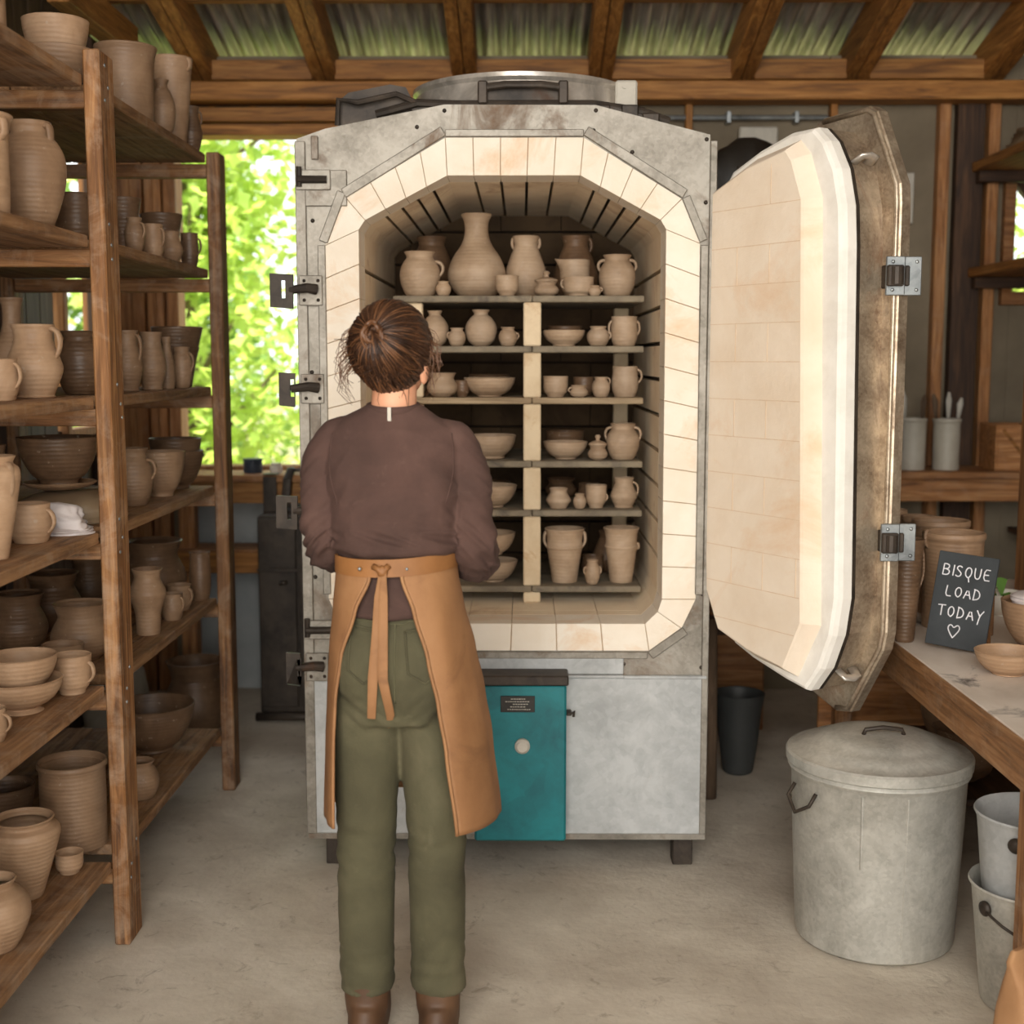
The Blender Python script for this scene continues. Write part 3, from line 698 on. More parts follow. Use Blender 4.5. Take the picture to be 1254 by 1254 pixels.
def pot_mesh(kind, r, h, lip=0.0, seg=40):
    prof = PROF[kind]; op = []
    for i in range(len(prof) - 1):
        for s in range(3):
            t = s / 3
            p0 = prof[max(i - 1, 0)]; p1 = prof[i]; p2 = prof[i + 1]; p3 = prof[min(i + 2, len(prof) - 1)]
            cr = lambda a, b, c, d: .5 * (2 * b + (c - a) * t + (2 * a - 5 * b + 4 * c - d) * t * t + (3 * b - a - 3 * c + d) * t ** 3)
            op.append((max(.02, cr(p0[0], p1[0], p2[0], p3[0])) * r, min(1.0, max(0, cr(p0[1], p1[1], p2[1], p3[1]))) * h))
    op.append((prof[-1][0] * r, h))
    th = max(.0028, min(.007, r * .085))
    full = [(.0005, 0.0)] + op + [(op[-1][0] - th * .5, h + th * .25)]
    for rr, z in reversed(op):
        if z > th * 1.6: full.append((max(rr - th, .003), z - (th * .25 if z > h * .97 else 0)))
    full.append((.0008, th * 1.6))
    fn = None
    if lip:
        def fn(p, a, rr, z):
            k = max(0, (z / h - .72) / .28) ** 1.5 * math.exp(-((a - math.pi) / .38) ** 2)
            return Vector((p.x - lip * r * k, p.y, p.z + .25 * lip * r * k))
    ph = random.uniform(0, 6); wob = .012
    def fn2(p, a, rr, z):
        q = fn(p, a, rr, z) if fn else p
        k = 1 + wob * math.sin(2 * a + ph) * (z / h)
        return Vector((q.x * k, q.y * k, q.z))
    return MB().lathe(full, seg, (0, 0, 0), fn2)
def prof_r(kind, t):
    p = PROF[kind]
    for a, b in zip(p, p[1:]):
        if a[1] <= t <= b[1]: return a[0] + (b[0] - a[0]) * (t - a[1]) / max(1e-6, b[1] - a[1])
    return p[-1][0]
def handle_mb(kind, r, h, z0=.3, z1=.85, out=.42, th=.0, ang=0.0):
    th = th or max(.0035, min(.009, r * .11)); pts = []
    ra, rb = prof_r(kind, z1) * r, prof_r(kind, z0) * r
    rm = max(prof_r(kind, z0 + (z1 - z0) * q / 8) for q in range(9)) * r
    for i in range(15):
        t = i / 14; s = math.sin(math.pi * t); base = ra + (rb - ra) * t
        top = rm + out * r
        x = base - th * .6 + (top - base) * (s ** .75); z = h * (z1 + (z0 - z1) * t) + .05 * h * math.sin(math.pi * min(1, t * 2)) * (1 - t)
        pts.append(Vector((x * math.cos(ang), x * math.sin(ang), z)))
    return MB().tube(pts, [th * (1.15 - .3 * i / 14) for i in range(15)], 8, (1.35, .75))
def pot(name, kind, loc, r, h, label, cat, mat=None, handles=(), rot=0.0, lid=False, lip=0.0, group=None, hz=(.3, .85, .42)):
    mat = mat or CLAY
    body = pot_mesh(kind, r, h, lip)
    if not handles and not lid:
        o = body.build(name, mat, None, (0, 0, 0), True, 50); o.location = loc; o.rotation_euler = (0, 0, rot)
        return tag(o, label, cat, group)
    e = empty(name, loc, label, cat, group, rot)
    body.build('body', mat, e, (0, 0, 0), True, 50)
    for a in handles:
        handle_mb(kind, r, h, hz[0], hz[1], hz[2], 0, R(a)).build('handle', mat, e, (0, 0, 0), True)
    if lid:
        rr = prof_r(kind, 1.0) * r * 1.04
        MB().lathe([(.001, h + .001), (rr, h + .001), (rr * .98, h + .005), (rr * .6, h + .011), (rr * .22, h + .014), (rr * .2, h + .02), (rr * .32, h + .026), (rr * .2, h + .032), (.001, h + .033)], 28).build('lid', mat, e, (0, 0, 0), True, 45)
    return e

# ------------------------------------------------------------------ kiln furniture and its load
LEV = [1.734, 1.578, 1.417, 1.217, 1.061, .817]
LN = ['top', 'second', 'third', 'fourth', 'fifth', 'lowest']
SY0, SY1 = 4.12, 4.70; ST = .02
FLOORZ = .7625
for i, z in enumerate(LEV):
    m = wood('kiln_shelf_%d' % i, 0, hexc(120, 100, 76), hexc(166, 144, 114), hexc(196, 174, 142), None, .4, .85) if i == 2 else SAND
    for x0, x1, sd in ((-.405, .0285, 'broad half beside the potter'), (.0305, .379, 'half under the handled ware')):
        b = MB().box((x0, SY0, z - ST), (x1, SY1, z), .003)
        cx = (x0 + x1) / 2
        o = b.build('kiln_shelf_slab', m, None, (cx, SY0, z - ST))
        tag(o, '%s kiln shelf slab, %s' % (LN[i], 'half toward the open door' if cx > .1 else 'half nearer the latches'), 'kiln shelf', 'slabs stacked inside the kiln')
zs = [FLOORZ] + sorted(LEV)
for k in range(6):
    z0, z1 = zs[k], zs[k + 1] - ST
    nm = LN[5 - k]
    for (x, y, wd, where) in ((.030, SY0 + .03, .055, 'front middle'), (.345, SY1 - .06, .05, 'rear corner nearest the door'), (-.345, SY0 + .05, .06, 'front corner behind the potter')):
        f = MB().box((x - wd / 2, y - .025, z0), (x + wd / 2, y + .025, z1), .004)
        o = f.build('kiln_post', KPOST, None, (x, y, z0))
        tag(o, 'cream kiln post under the %s shelf, %s' % (nm, where), 'kiln post', 'posts holding up the kiln shelves')

def K(name, kind, xl, xr, yt, lev, Y, label, cat, mat=None, **kw):
    xc = (xl + xr) / 2; c = at(xc, yt, Y); z = LEV[lev]
    s = FPX / Y * 1.0; r = (xr - xl) / 2 / s * 1.01; h = max(.012, c.z - z)
    return pot(name, kind, Vector((c.x, Y, z + .0006)), r, h, label, cat, mat or CLAY_KILN, **kw)
gT = 'greenware on the top kiln shelf'
K('jug', 'jar', 490, 538, 309, 0, 4.22, 'belly jug with one small handle, latch end of the top kiln shelf', 'jug', handles=(0,), hz=(.45, .78, .22))
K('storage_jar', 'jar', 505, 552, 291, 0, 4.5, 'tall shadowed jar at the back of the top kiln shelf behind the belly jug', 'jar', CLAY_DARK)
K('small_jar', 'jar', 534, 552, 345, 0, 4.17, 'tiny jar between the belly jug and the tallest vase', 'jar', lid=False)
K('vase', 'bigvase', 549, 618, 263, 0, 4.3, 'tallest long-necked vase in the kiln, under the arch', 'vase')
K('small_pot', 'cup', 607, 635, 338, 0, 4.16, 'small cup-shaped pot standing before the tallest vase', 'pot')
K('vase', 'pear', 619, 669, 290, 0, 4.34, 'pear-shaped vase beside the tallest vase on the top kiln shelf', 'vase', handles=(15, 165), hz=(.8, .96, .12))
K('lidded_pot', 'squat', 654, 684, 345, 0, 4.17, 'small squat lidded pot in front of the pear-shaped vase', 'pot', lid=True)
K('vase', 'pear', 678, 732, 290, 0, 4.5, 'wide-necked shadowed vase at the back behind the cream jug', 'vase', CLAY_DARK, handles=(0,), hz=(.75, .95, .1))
K('creamer', 'cup', 686, 722, 319, 0, 4.32, 'cream jug standing behind the small open bowl on the top kiln shelf', 'jug', lip=.35)
K('small_bowl', 'cup', 690, 727, 340, 0, 4.18, 'small open bowl in front of the cream jug', 'bowl', handles=(175,), hz=(.4, .9, .2))
K('tiny_pot', 'jar', 721, 736, 350, 0, 4.15, 'tiniest pot beside the handled jug, top kiln shelf', 'pot', handles=(0,), hz=(.4, .8, .3))
K('jug', 'jar', 734, 778, 313, 0, 4.21, 'round jug with an ear handle at the door end of the top kiln shelf', 'jug', handles=(165, 10), hz=(.6, .88, .15))
# second shelf
K('bottle_vase', 'round', 516, 549, 381, 1, 4.2, 'round vase half hidden by the hair bun, second kiln shelf', 'vase')
K('small_jar', 'jar', 549, 570, 402, 1, 4.17, 'small eared jar between the two round vases', 'jar', handles=(170,), hz=(.4, .75, .2))
K('bottle_vase', 'round', 570, 608, 380, 1, 4.2, 'round vase standing clear on the second kiln shelf', 'vase')
K('small_jar', 'jar', 611, 633, 401, 1, 4.17, 'small jar with a stub handle beside the middle post, second shelf', 'jar', handles=(0,), hz=(.35, .7, .25))
K('serving_bowl', 'wide', 665, 716, 405, 1, 4.2, 'wide shallow bowl on the second kiln shelf', 'bowl')
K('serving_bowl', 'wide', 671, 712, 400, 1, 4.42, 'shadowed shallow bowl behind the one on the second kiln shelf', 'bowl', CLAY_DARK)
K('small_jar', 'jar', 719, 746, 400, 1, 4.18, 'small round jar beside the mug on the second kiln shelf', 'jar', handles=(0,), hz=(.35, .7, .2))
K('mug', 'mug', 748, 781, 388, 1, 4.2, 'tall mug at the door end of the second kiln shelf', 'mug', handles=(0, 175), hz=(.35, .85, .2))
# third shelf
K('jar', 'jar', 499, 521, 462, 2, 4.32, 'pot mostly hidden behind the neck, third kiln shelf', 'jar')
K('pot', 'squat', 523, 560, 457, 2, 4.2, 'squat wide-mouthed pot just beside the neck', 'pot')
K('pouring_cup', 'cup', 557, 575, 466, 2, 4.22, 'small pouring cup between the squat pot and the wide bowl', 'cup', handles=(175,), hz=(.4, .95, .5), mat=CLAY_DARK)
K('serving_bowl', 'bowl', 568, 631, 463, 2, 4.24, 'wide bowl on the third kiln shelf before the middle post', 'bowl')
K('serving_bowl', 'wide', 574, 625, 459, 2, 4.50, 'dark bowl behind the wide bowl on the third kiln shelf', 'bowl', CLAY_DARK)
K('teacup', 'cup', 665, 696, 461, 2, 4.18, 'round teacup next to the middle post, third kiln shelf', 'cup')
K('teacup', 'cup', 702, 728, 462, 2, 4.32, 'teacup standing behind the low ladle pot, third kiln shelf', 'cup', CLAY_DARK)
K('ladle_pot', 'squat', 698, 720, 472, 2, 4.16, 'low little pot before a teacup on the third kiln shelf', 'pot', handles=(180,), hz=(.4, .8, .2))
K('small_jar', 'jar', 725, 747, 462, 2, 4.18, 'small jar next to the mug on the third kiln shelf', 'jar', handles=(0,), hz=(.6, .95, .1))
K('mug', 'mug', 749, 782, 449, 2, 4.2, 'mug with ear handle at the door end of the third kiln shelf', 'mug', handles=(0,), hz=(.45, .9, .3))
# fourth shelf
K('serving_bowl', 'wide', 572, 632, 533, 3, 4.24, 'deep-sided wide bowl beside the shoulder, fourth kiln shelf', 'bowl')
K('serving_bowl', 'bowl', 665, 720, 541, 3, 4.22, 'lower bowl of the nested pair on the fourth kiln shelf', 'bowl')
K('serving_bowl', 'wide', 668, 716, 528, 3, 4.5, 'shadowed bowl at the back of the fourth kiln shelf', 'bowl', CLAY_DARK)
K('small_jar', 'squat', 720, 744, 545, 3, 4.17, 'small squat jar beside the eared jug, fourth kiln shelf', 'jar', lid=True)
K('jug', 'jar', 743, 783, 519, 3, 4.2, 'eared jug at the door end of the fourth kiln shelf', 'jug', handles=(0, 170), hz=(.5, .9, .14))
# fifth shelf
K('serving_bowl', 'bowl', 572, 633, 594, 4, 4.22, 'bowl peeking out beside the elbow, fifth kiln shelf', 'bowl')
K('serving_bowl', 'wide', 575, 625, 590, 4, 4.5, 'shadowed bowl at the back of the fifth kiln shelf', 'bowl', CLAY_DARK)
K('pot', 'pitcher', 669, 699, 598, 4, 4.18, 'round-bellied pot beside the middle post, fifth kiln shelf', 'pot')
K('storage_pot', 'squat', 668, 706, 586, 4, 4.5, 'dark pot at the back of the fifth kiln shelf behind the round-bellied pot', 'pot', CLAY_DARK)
K('tiny_pot', 'jar', 702, 718, 605, 4, 4.17, 'tiny pot in the middle of the fifth kiln shelf', 'pot')
K('pot', 'cup', 717, 743, 594, 4, 4.19, 'cup-like pot with a knob, fifth kiln shelf', 'pot', handles=(0,), hz=(.3, .6, .15))
K('storage_pot', 'mug', 708, 734, 592, 4, 4.42, 'dark pot behind the tiny one on the fifth kiln shelf', 'pot', CLAY_DARK)
K('mug', 'pitcher', 748, 780, 585, 4, 4.2, 'mug at the door end of the fifth kiln shelf', 'mug', handles=(0,), hz=(.35, .85, .15))
# lowest shelf
K('serving_bowl', 'bowl', 574, 634, 686, 5, 4.22, 'bottom bowl of the stacked pair by the elbow, lowest kiln shelf', 'bowl')
c = at(601, 652, 4.22); 
pot('serving_bowl', 'bowl', Vector((c.x, 4.22, .906)), .081, c.z - .906, 'top bowl of the stacked pair by the elbow, lowest kiln shelf', 'bowl', CLAY_KILN)
K('tall_pot', 'bucket', 667, 716, 647, 5, 4.21, 'tall tapering pot with loop handles beside the middle post', 'pot', handles=(0, 180), hz=(.66, .93, .16))
K('small_jar', 'jar', 716, 735, 686, 5, 4.16, 'little knobbly jar between the two tall tapering pots', 'jar', handles=(10, 190), hz=(.4, .7, .22))
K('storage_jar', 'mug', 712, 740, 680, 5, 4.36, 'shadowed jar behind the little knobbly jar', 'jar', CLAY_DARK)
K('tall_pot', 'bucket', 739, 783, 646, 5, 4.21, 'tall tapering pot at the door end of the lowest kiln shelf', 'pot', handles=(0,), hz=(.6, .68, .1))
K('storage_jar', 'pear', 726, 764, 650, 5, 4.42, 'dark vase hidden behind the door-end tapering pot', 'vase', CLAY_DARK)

# ------------------------------------------------------------------ wooden shelving with pots
SX = -1.07; SZ = [2.228, 1.842, 1.443, 1.100, .703, .232]
SNAME = ['topmost', 'second', 'third', 'fourth', 'fifth', 'bottom']
unit = empty('shelving_unit', (SX, 3.34, 0), 'tall rough timber shelving crowded with brown unfired pots', 'shelves')
UO = Vector((SX, 3.34, 0))
for (y0, y1) in ((1.5, 1.61), (3.285, 3.395), (4.53, 4.62)):
    for xx in (SX, -1.79):
        top = 2.29 if y0 < 4 else 2.235
        f = MB().box((xx - .006, y0, 0), (xx + (.036 if y0 < 4 else .04), y1, top), .004); f.build('post', W_SHELF[2], unit, UO)
for i, z in enumerate(SZ):
    for (y0, y1) in ((1.615, 3.28), (3.40, 4.615)):
        y1b = y1 if y1 < 4 else 4.525
        for k in range(3):
            x0 = -1.75 + (SX - .002 + 1.75) / 3 * k; x1 = x0 + (SX - .002 + 1.75) / 3 - .004
            f = MB().box((x0, y0 if k == 2 else y0, z - .03), (x1, y1b, z), .003)
            f.build('shelf_board', W_BOARD, unit, UO)
    for y in (3.31, 4.545, 1.56):
        f = MB().box((-1.75, y, z - .075), (SX - .008, y + .045, z - .0305), .003); f.build('cross_rail', W_SHELF[0], unit, UO)
f = MB()
for z in SZ:
    for dz in (-.02, -.055, .03): f.ball((SX + .036, 3.31 + random.uniform(0, .06), z + dz), (.003, .005, .005), None, 8)
f.build('screw', ZINC, unit, UO, True)

def Lp(name, kind, X, Y, z, r, ytop, label, cat, mat=None, px=None, rx=None, **kw):
    """pot on the shelving; ytop is the photo row of its rim, from which the height follows"""
    h = at(300, ytop, Y).z - z
    return pot(name, kind, Vector((X, Y, z + .0006)), r, max(.02, h), label, cat, mat, **kw)
def S(i, name, kind, xl, xr, ytop, Y, label, cat, mat=None, edge=.012, **kw):
    r = (xr - xl) / 2 * Y / FPX; X = at((xl + xr) / 2, ytop + (25 if ytop < 440 else 40), Y).x
    X = min(X, SX - edge - r * (1.0 if kind not in ('flarebowl',) else 1))
    return Lp(name, kind, X, Y, SZ[i], r, ytop, label, cat, mat, **kw)
HR = (-10,)
S(0, 'crock', 'crock', -52, 24, -75, 2.83, 'big crock cut off by the picture edge on the topmost shelf', 'crock')
pl = S(0, 'saucer', 'dish', 32, 116, 62, 3.40, 'shallow dish under the bowl on the topmost shelf', 'dish')
pot('mixing_bowl', 'bowl', pl.location + Vector((-.006, 0, .034)), .083, .120, 'round bowl sitting in a shallow dish on the topmost shelf', 'bowl', CLAY_DRY)
S(0, 'jar', 'cylinder', 118, 191, 58, 4.0, 'wide cylinder jar just past the front post, topmost shelf', 'jar')
S(0, 'small_vase', 'round', 182, 214, 98, 4.20, 'little shouldered vase between the two tall jars, topmost shelf', 'vase')
S(0, 'tall_jar', 'flare', 189, 240, 72, 4.41, 'tallest flared jar with a lip handle, topmost shelf', 'jar', handles=(-20,), hz=(.86, .96, .12))
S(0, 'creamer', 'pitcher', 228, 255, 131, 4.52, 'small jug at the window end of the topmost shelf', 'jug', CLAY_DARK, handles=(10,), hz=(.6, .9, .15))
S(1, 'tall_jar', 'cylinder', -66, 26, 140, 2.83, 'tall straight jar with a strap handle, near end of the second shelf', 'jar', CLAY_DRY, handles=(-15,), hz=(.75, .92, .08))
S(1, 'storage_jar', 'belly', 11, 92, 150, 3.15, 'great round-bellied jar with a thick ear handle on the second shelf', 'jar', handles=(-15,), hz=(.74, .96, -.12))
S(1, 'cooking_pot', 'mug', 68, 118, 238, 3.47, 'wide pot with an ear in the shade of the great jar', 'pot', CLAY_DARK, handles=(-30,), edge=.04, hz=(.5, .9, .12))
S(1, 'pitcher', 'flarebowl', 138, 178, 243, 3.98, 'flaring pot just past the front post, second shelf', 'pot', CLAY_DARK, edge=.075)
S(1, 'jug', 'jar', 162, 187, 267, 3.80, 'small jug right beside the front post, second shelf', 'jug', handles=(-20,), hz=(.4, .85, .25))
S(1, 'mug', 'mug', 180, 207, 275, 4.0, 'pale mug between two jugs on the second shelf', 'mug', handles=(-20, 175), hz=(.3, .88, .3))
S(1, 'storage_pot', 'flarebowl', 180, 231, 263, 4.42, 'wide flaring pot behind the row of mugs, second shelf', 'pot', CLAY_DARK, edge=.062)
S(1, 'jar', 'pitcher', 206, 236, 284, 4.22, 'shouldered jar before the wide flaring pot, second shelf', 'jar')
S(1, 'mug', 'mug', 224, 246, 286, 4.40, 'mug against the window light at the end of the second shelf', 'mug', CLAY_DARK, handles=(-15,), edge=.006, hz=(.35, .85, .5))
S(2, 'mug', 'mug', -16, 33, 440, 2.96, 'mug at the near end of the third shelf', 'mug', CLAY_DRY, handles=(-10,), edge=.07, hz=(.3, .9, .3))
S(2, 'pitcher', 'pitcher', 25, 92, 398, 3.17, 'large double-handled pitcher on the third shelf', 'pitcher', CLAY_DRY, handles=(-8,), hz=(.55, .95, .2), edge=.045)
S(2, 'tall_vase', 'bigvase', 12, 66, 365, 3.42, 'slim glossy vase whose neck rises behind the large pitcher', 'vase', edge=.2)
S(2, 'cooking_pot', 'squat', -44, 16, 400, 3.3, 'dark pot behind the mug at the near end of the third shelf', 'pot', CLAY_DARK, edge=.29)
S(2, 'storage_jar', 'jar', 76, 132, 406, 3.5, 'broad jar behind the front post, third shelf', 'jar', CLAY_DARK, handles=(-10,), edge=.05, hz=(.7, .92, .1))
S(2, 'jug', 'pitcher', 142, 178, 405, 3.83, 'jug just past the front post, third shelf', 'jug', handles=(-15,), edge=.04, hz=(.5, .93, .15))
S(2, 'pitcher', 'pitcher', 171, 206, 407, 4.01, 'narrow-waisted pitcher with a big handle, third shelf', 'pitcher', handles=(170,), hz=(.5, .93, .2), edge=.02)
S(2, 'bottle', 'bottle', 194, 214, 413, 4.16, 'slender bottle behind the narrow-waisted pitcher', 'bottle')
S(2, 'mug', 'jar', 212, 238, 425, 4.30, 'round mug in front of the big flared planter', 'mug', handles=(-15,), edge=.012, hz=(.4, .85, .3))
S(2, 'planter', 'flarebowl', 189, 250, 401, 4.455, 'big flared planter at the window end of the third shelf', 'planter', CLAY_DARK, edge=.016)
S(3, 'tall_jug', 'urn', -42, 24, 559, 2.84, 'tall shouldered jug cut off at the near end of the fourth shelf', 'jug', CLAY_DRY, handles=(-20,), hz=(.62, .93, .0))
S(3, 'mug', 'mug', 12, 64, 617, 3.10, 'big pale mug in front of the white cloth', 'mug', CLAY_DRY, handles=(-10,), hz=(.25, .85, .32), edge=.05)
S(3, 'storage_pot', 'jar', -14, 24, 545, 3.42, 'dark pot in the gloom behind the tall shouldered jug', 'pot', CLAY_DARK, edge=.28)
# wrapped clay block, plate, bowl and cloth
def lump(c, sz, seed, n=28, pw=3.2, amp=.10):
    f = MB(); m = 16
    prof = [(math.cos(math.pi / 2 * t) if t > 0 else 1, t) for t in [i / m for i in range(-2, m + 1)]]
    vs = []; fs = []
    for j in range(m + 1):
        t = j / m
        for k in range(n):
            a = 2 * math.pi * k / n; ca, sa = math.cos(a), math.sin(a)
            rr = (1 - t ** 4.5) ** .5 if t < 1 else .02
            x = sz[0] / 2 * math.copysign(abs(ca) ** (2 / pw), ca) * max(rr, .02); y = sz[1] / 2 * math.copysign(abs(sa) ** (2 / pw), sa) * max(rr, .02)
            d = 1 + amp * noise.noise(Vector((x * 14 + seed, y * 14, t * 2.5))) + amp * .5 * noise.noise(Vector((x * 40 + seed, y * 40, t * 7)))
            vs.append((c[0] + x * d, c[1] + y * d, c[2] + t * sz[2] * (1 + .5 * amp * noise.noise(Vector((x * 9, y * 9, seed))) * (1 if t > .3 else 0))))
    for j in range(m):
        for k in range(n):
            k2 = (k + 1) % n; fs.append((j * n + k, j * n + k2, (j + 1) * n + k2, (j + 1) * n + k))
    fs.append(tuple(range(n))[::-1]); fs.append(tuple(m * n + k for k in range(n)))
    return f.add(vs, fs)
z = SZ[3]
tag(lump((0, 0, 0), (.27, .26, .082), 3.1).build('clay_block', SACK, None, (0, 0, 0), True), 'plastic-wrapped clay block under the plate and the big dark bowl', 'clay').location = (-1.235, 3.545, z + .002)
pot('plate', 'dish', Vector((-1.26, 3.53, z + .088)), .10, .018, 'flat plate lying on the wrapped clay block', 'plate', CLAY)
pot('mixing_bowl', 'bowl', Vector((-1.26, 3.53, z + .1)), .108, .128, 'big dark bowl on a plate on the wrapped clay block', 'bowl', CLAY_DARK)
f = lump((0, 0, 0), (.12, .10, .075), 8.2, 56, 2.2, .5); f2 = lump((0.0, 0.0, 0), (.15, .13, .018), 2.2, 40, 2.6, .3); f.add(f2.v, f2.f)
o = f.build('cloth', CLOTH, None, (0, 0, 0), True); o.location = (-1.168, 3.262, z + .002); o.rotation_euler = (0, 0, .2)
tag(o, 'crumpled white cloth lying behind the big pale mug', 'cloth')
S(3, 'jug', 'jar', 140, 188, 549, 3.90, 'jug with two loop handles just past the front post, fourth shelf', 'jug', handles=(-5,), hz=(.45, .8, .25), edge=.04)
S(3, 'footed_bowl', 'bowl', 174, 232, 553, 4.17, 'footed bowl with a lug handle on the fourth shelf', 'bowl', handles=(170,), hz=(.45, .8, .15))
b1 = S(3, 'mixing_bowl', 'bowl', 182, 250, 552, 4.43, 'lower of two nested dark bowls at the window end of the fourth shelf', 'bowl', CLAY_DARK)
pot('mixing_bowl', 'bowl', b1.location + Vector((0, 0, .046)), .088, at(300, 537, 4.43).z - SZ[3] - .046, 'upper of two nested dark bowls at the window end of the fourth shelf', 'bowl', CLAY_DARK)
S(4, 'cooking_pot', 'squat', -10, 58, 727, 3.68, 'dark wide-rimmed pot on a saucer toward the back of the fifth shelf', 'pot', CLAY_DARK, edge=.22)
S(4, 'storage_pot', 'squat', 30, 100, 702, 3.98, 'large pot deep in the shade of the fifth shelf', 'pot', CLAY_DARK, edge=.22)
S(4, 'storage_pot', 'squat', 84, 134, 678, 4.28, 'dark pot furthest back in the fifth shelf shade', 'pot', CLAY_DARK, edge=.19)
S(4, 'cooking_pot', 'squat', 63, 138, 739, 3.58, 'squat round pot standing behind the two cups, fifth shelf', 'pot', edge=.03)
S(4, 'cup', 'cup', 66, 114, 802, 3.20, 'pale footed cup with a ring handle, front of the fifth shelf', 'cup', CLAY_DRY, handles=(-8,), hz=(.3, .82, .3))
S(4, 'cup', 'cup', 52, 104, 789, 3.36, 'cup tucked behind the pale footed cup', 'cup', edge=.06)
b1 = S(4, 'footed_bowl', 'footbowl', -24, 78, 832, 3.03, 'lower footed bowl of the nested pair, front of the fifth shelf', 'bowl', CLAY_DRY, edge=.004)
pot('mixing_bowl', 'bowl', b1.location + Vector((0, 0, .05)), .087, at(30, 803, 3.03).z - SZ[4] - .05, 'upper bowl nested in the footed bowl, front of the fifth shelf', 'bowl', CLAY_DRY)
S(4, 'mug', 'mug', -30, 10, 868, 2.78, 'mug cut off at the near end of the fifth shelf', 'mug', CLAY_DRY, handles=(-10,), hz=(.3, .85, .45))
S(4, 'vase', 'ridged', 158, 204, 697, 3.92, 'vase with a sharp shoulder just past the front post, fifth shelf', 'vase')
S(4, 'mug', 'mug', 197, 226, 727, 4.14, 'small mug beside the sharp-shouldered vase', 'mug', handles=(-15,), hz=(.35, .85, .2))
S(4, 'mug', 'mug', 204, 236, 716, 4.30, 'bigger mug standing behind the small one, fifth shelf', 'mug', handles=(-15,), hz=(.3, .85, .25))
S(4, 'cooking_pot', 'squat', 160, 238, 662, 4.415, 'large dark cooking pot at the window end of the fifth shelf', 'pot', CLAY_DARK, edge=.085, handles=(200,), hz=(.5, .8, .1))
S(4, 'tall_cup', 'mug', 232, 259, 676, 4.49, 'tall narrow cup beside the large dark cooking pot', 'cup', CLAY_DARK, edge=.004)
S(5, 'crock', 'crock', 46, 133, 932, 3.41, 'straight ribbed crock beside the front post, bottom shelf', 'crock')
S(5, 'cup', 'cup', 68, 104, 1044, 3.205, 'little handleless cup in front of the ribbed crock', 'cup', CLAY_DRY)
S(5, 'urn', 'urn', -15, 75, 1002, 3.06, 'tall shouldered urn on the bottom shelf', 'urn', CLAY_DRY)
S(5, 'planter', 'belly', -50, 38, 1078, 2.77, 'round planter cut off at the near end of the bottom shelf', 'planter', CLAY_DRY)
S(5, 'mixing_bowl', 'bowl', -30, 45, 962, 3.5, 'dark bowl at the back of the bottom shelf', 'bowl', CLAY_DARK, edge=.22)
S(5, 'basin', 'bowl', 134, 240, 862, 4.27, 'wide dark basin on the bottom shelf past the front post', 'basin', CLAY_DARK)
S(5, 'pot', 'jar', 150, 196, 932, 3.78, 'small jar on the bottom shelf just past the front post', 'pot')
pot('storage_jar', 'squat', Vector((at(240, 850, 5.2).x, 5.2, .006)), .128, .315, 'very large floor jar behind the far shelf post', 'jar', CLAY_DARK)
tag(lump((0, 0, 0), (.24, .3, .36), 5.5, 32, 2.4, .12).build('clay_bag', CROCK, None, (0, 0, 0), True), 'pale bag slumped on the floor beside the very large jar', 'bag').location = (-1.66, 5.2, .004)

# ------------------------------------------------------------------ workbench under the window
bench = empty('window_bench', (-1.17, 5.85, 0), 'narrow timber bench under the big window', 'bench')
BOo = Vector((-1.17, 5.85, 0))
MB().box((-1.6, 5.66, 1.005), (-.76, 5.93, 1.035)).build('bench_top', W_STUD[0], bench, BOo)
MB().box((-1.6, 5.68, .91), (-.76, 5.72, 1.004)).build('apron_board', W_RAFT[0], bench, BOo)
MB().box((-1.6, 5.68, .60), (-.86, 5.72, .69)).build('lower_rail', W_RAFT[0], bench, BOo)
MB().box((-1.6, 5.68, .69), (-1.15, 5.9, .705)).build('lower_shelf', W_STUD[0], bench, BOo)
for x in (-1.52, -.80): MB().box((x, 5.72, 0), (x + .07, 5.79, 1.004)).build('leg', W_STUD[2], bench, BOo)
f = MB().lathe([(.001, 0), (.04, 0), (.042, .004), (.042, .05), (.040, .052), (.044, .054), (.044, .064), (.001, .066)], 28)
o = f.build('tin', NAVY, None, (0, 0, 0), True, 35); o.location = (-1.2, 5.79, 1.0355); tag(o, 'low navy tin on the bench under the window', 'tin')
o = MB().lathe([(.001, 0), (.026, 0), (.028, .01), (.026, .028), (.02, .03), (.022, .034), (.022, .044), (.001, .045)], 24).build('small_jar', ENAMEL, None, (0, 0, 0), True, 35); o.location = (-1.095, 5.78, 1.0355); tag(o, 'squat pale jar with a lid on the bench under the window', 'jar')
sd = empty('screwdriver', (-.93, 5.76, 1.0355), 'tool with a red handle on the bench under the window', 'tool', None, .3)
MB().tube([(-.0, 0, .014), (.03, 0, .015), (.075, 0, .014), (.085, 0, .014)], [.010, .014, .013, .008], 10).build('grip', RED, sd, (0, 0, 0), True)
MB().tube([(-.07, 0, .014), (0, 0, .014)], .005, 8).build('shaft', IRON, sd, (0, 0, 0), True)
cl = MB(); cl.tube([(-1.03, 5.78, 1.055), (-1.01, 5.68, 1.06), (-1.02, 5.635, 1.02), (-1.03, 5.63, .90)], .012, 8, (1.6, .6)); cl.tube([(-1.02, 5.74, 1.05), (-.96, 5.77, 1.05), (-.97, 5.80, 1.047)], .008, 8)
tag(cl.build('bench_clamp', IRON, None, (-1.0, 5.7, .9)), 'iron clamp hooked over the edge of the window bench', 'clamp')
st = MB(); st.box((-1.13, 5.648, .80), (-1.07, 5.655, 1.03), .002); st.box((-1.13, 5.648, 1.036), (-1.07, 5.72, 1.042), .002)
tag(st.build('metal_strap', IRON, None, (-1.1, 5.65, .8)), 'flat metal strap hanging over the window bench front', 'strap')
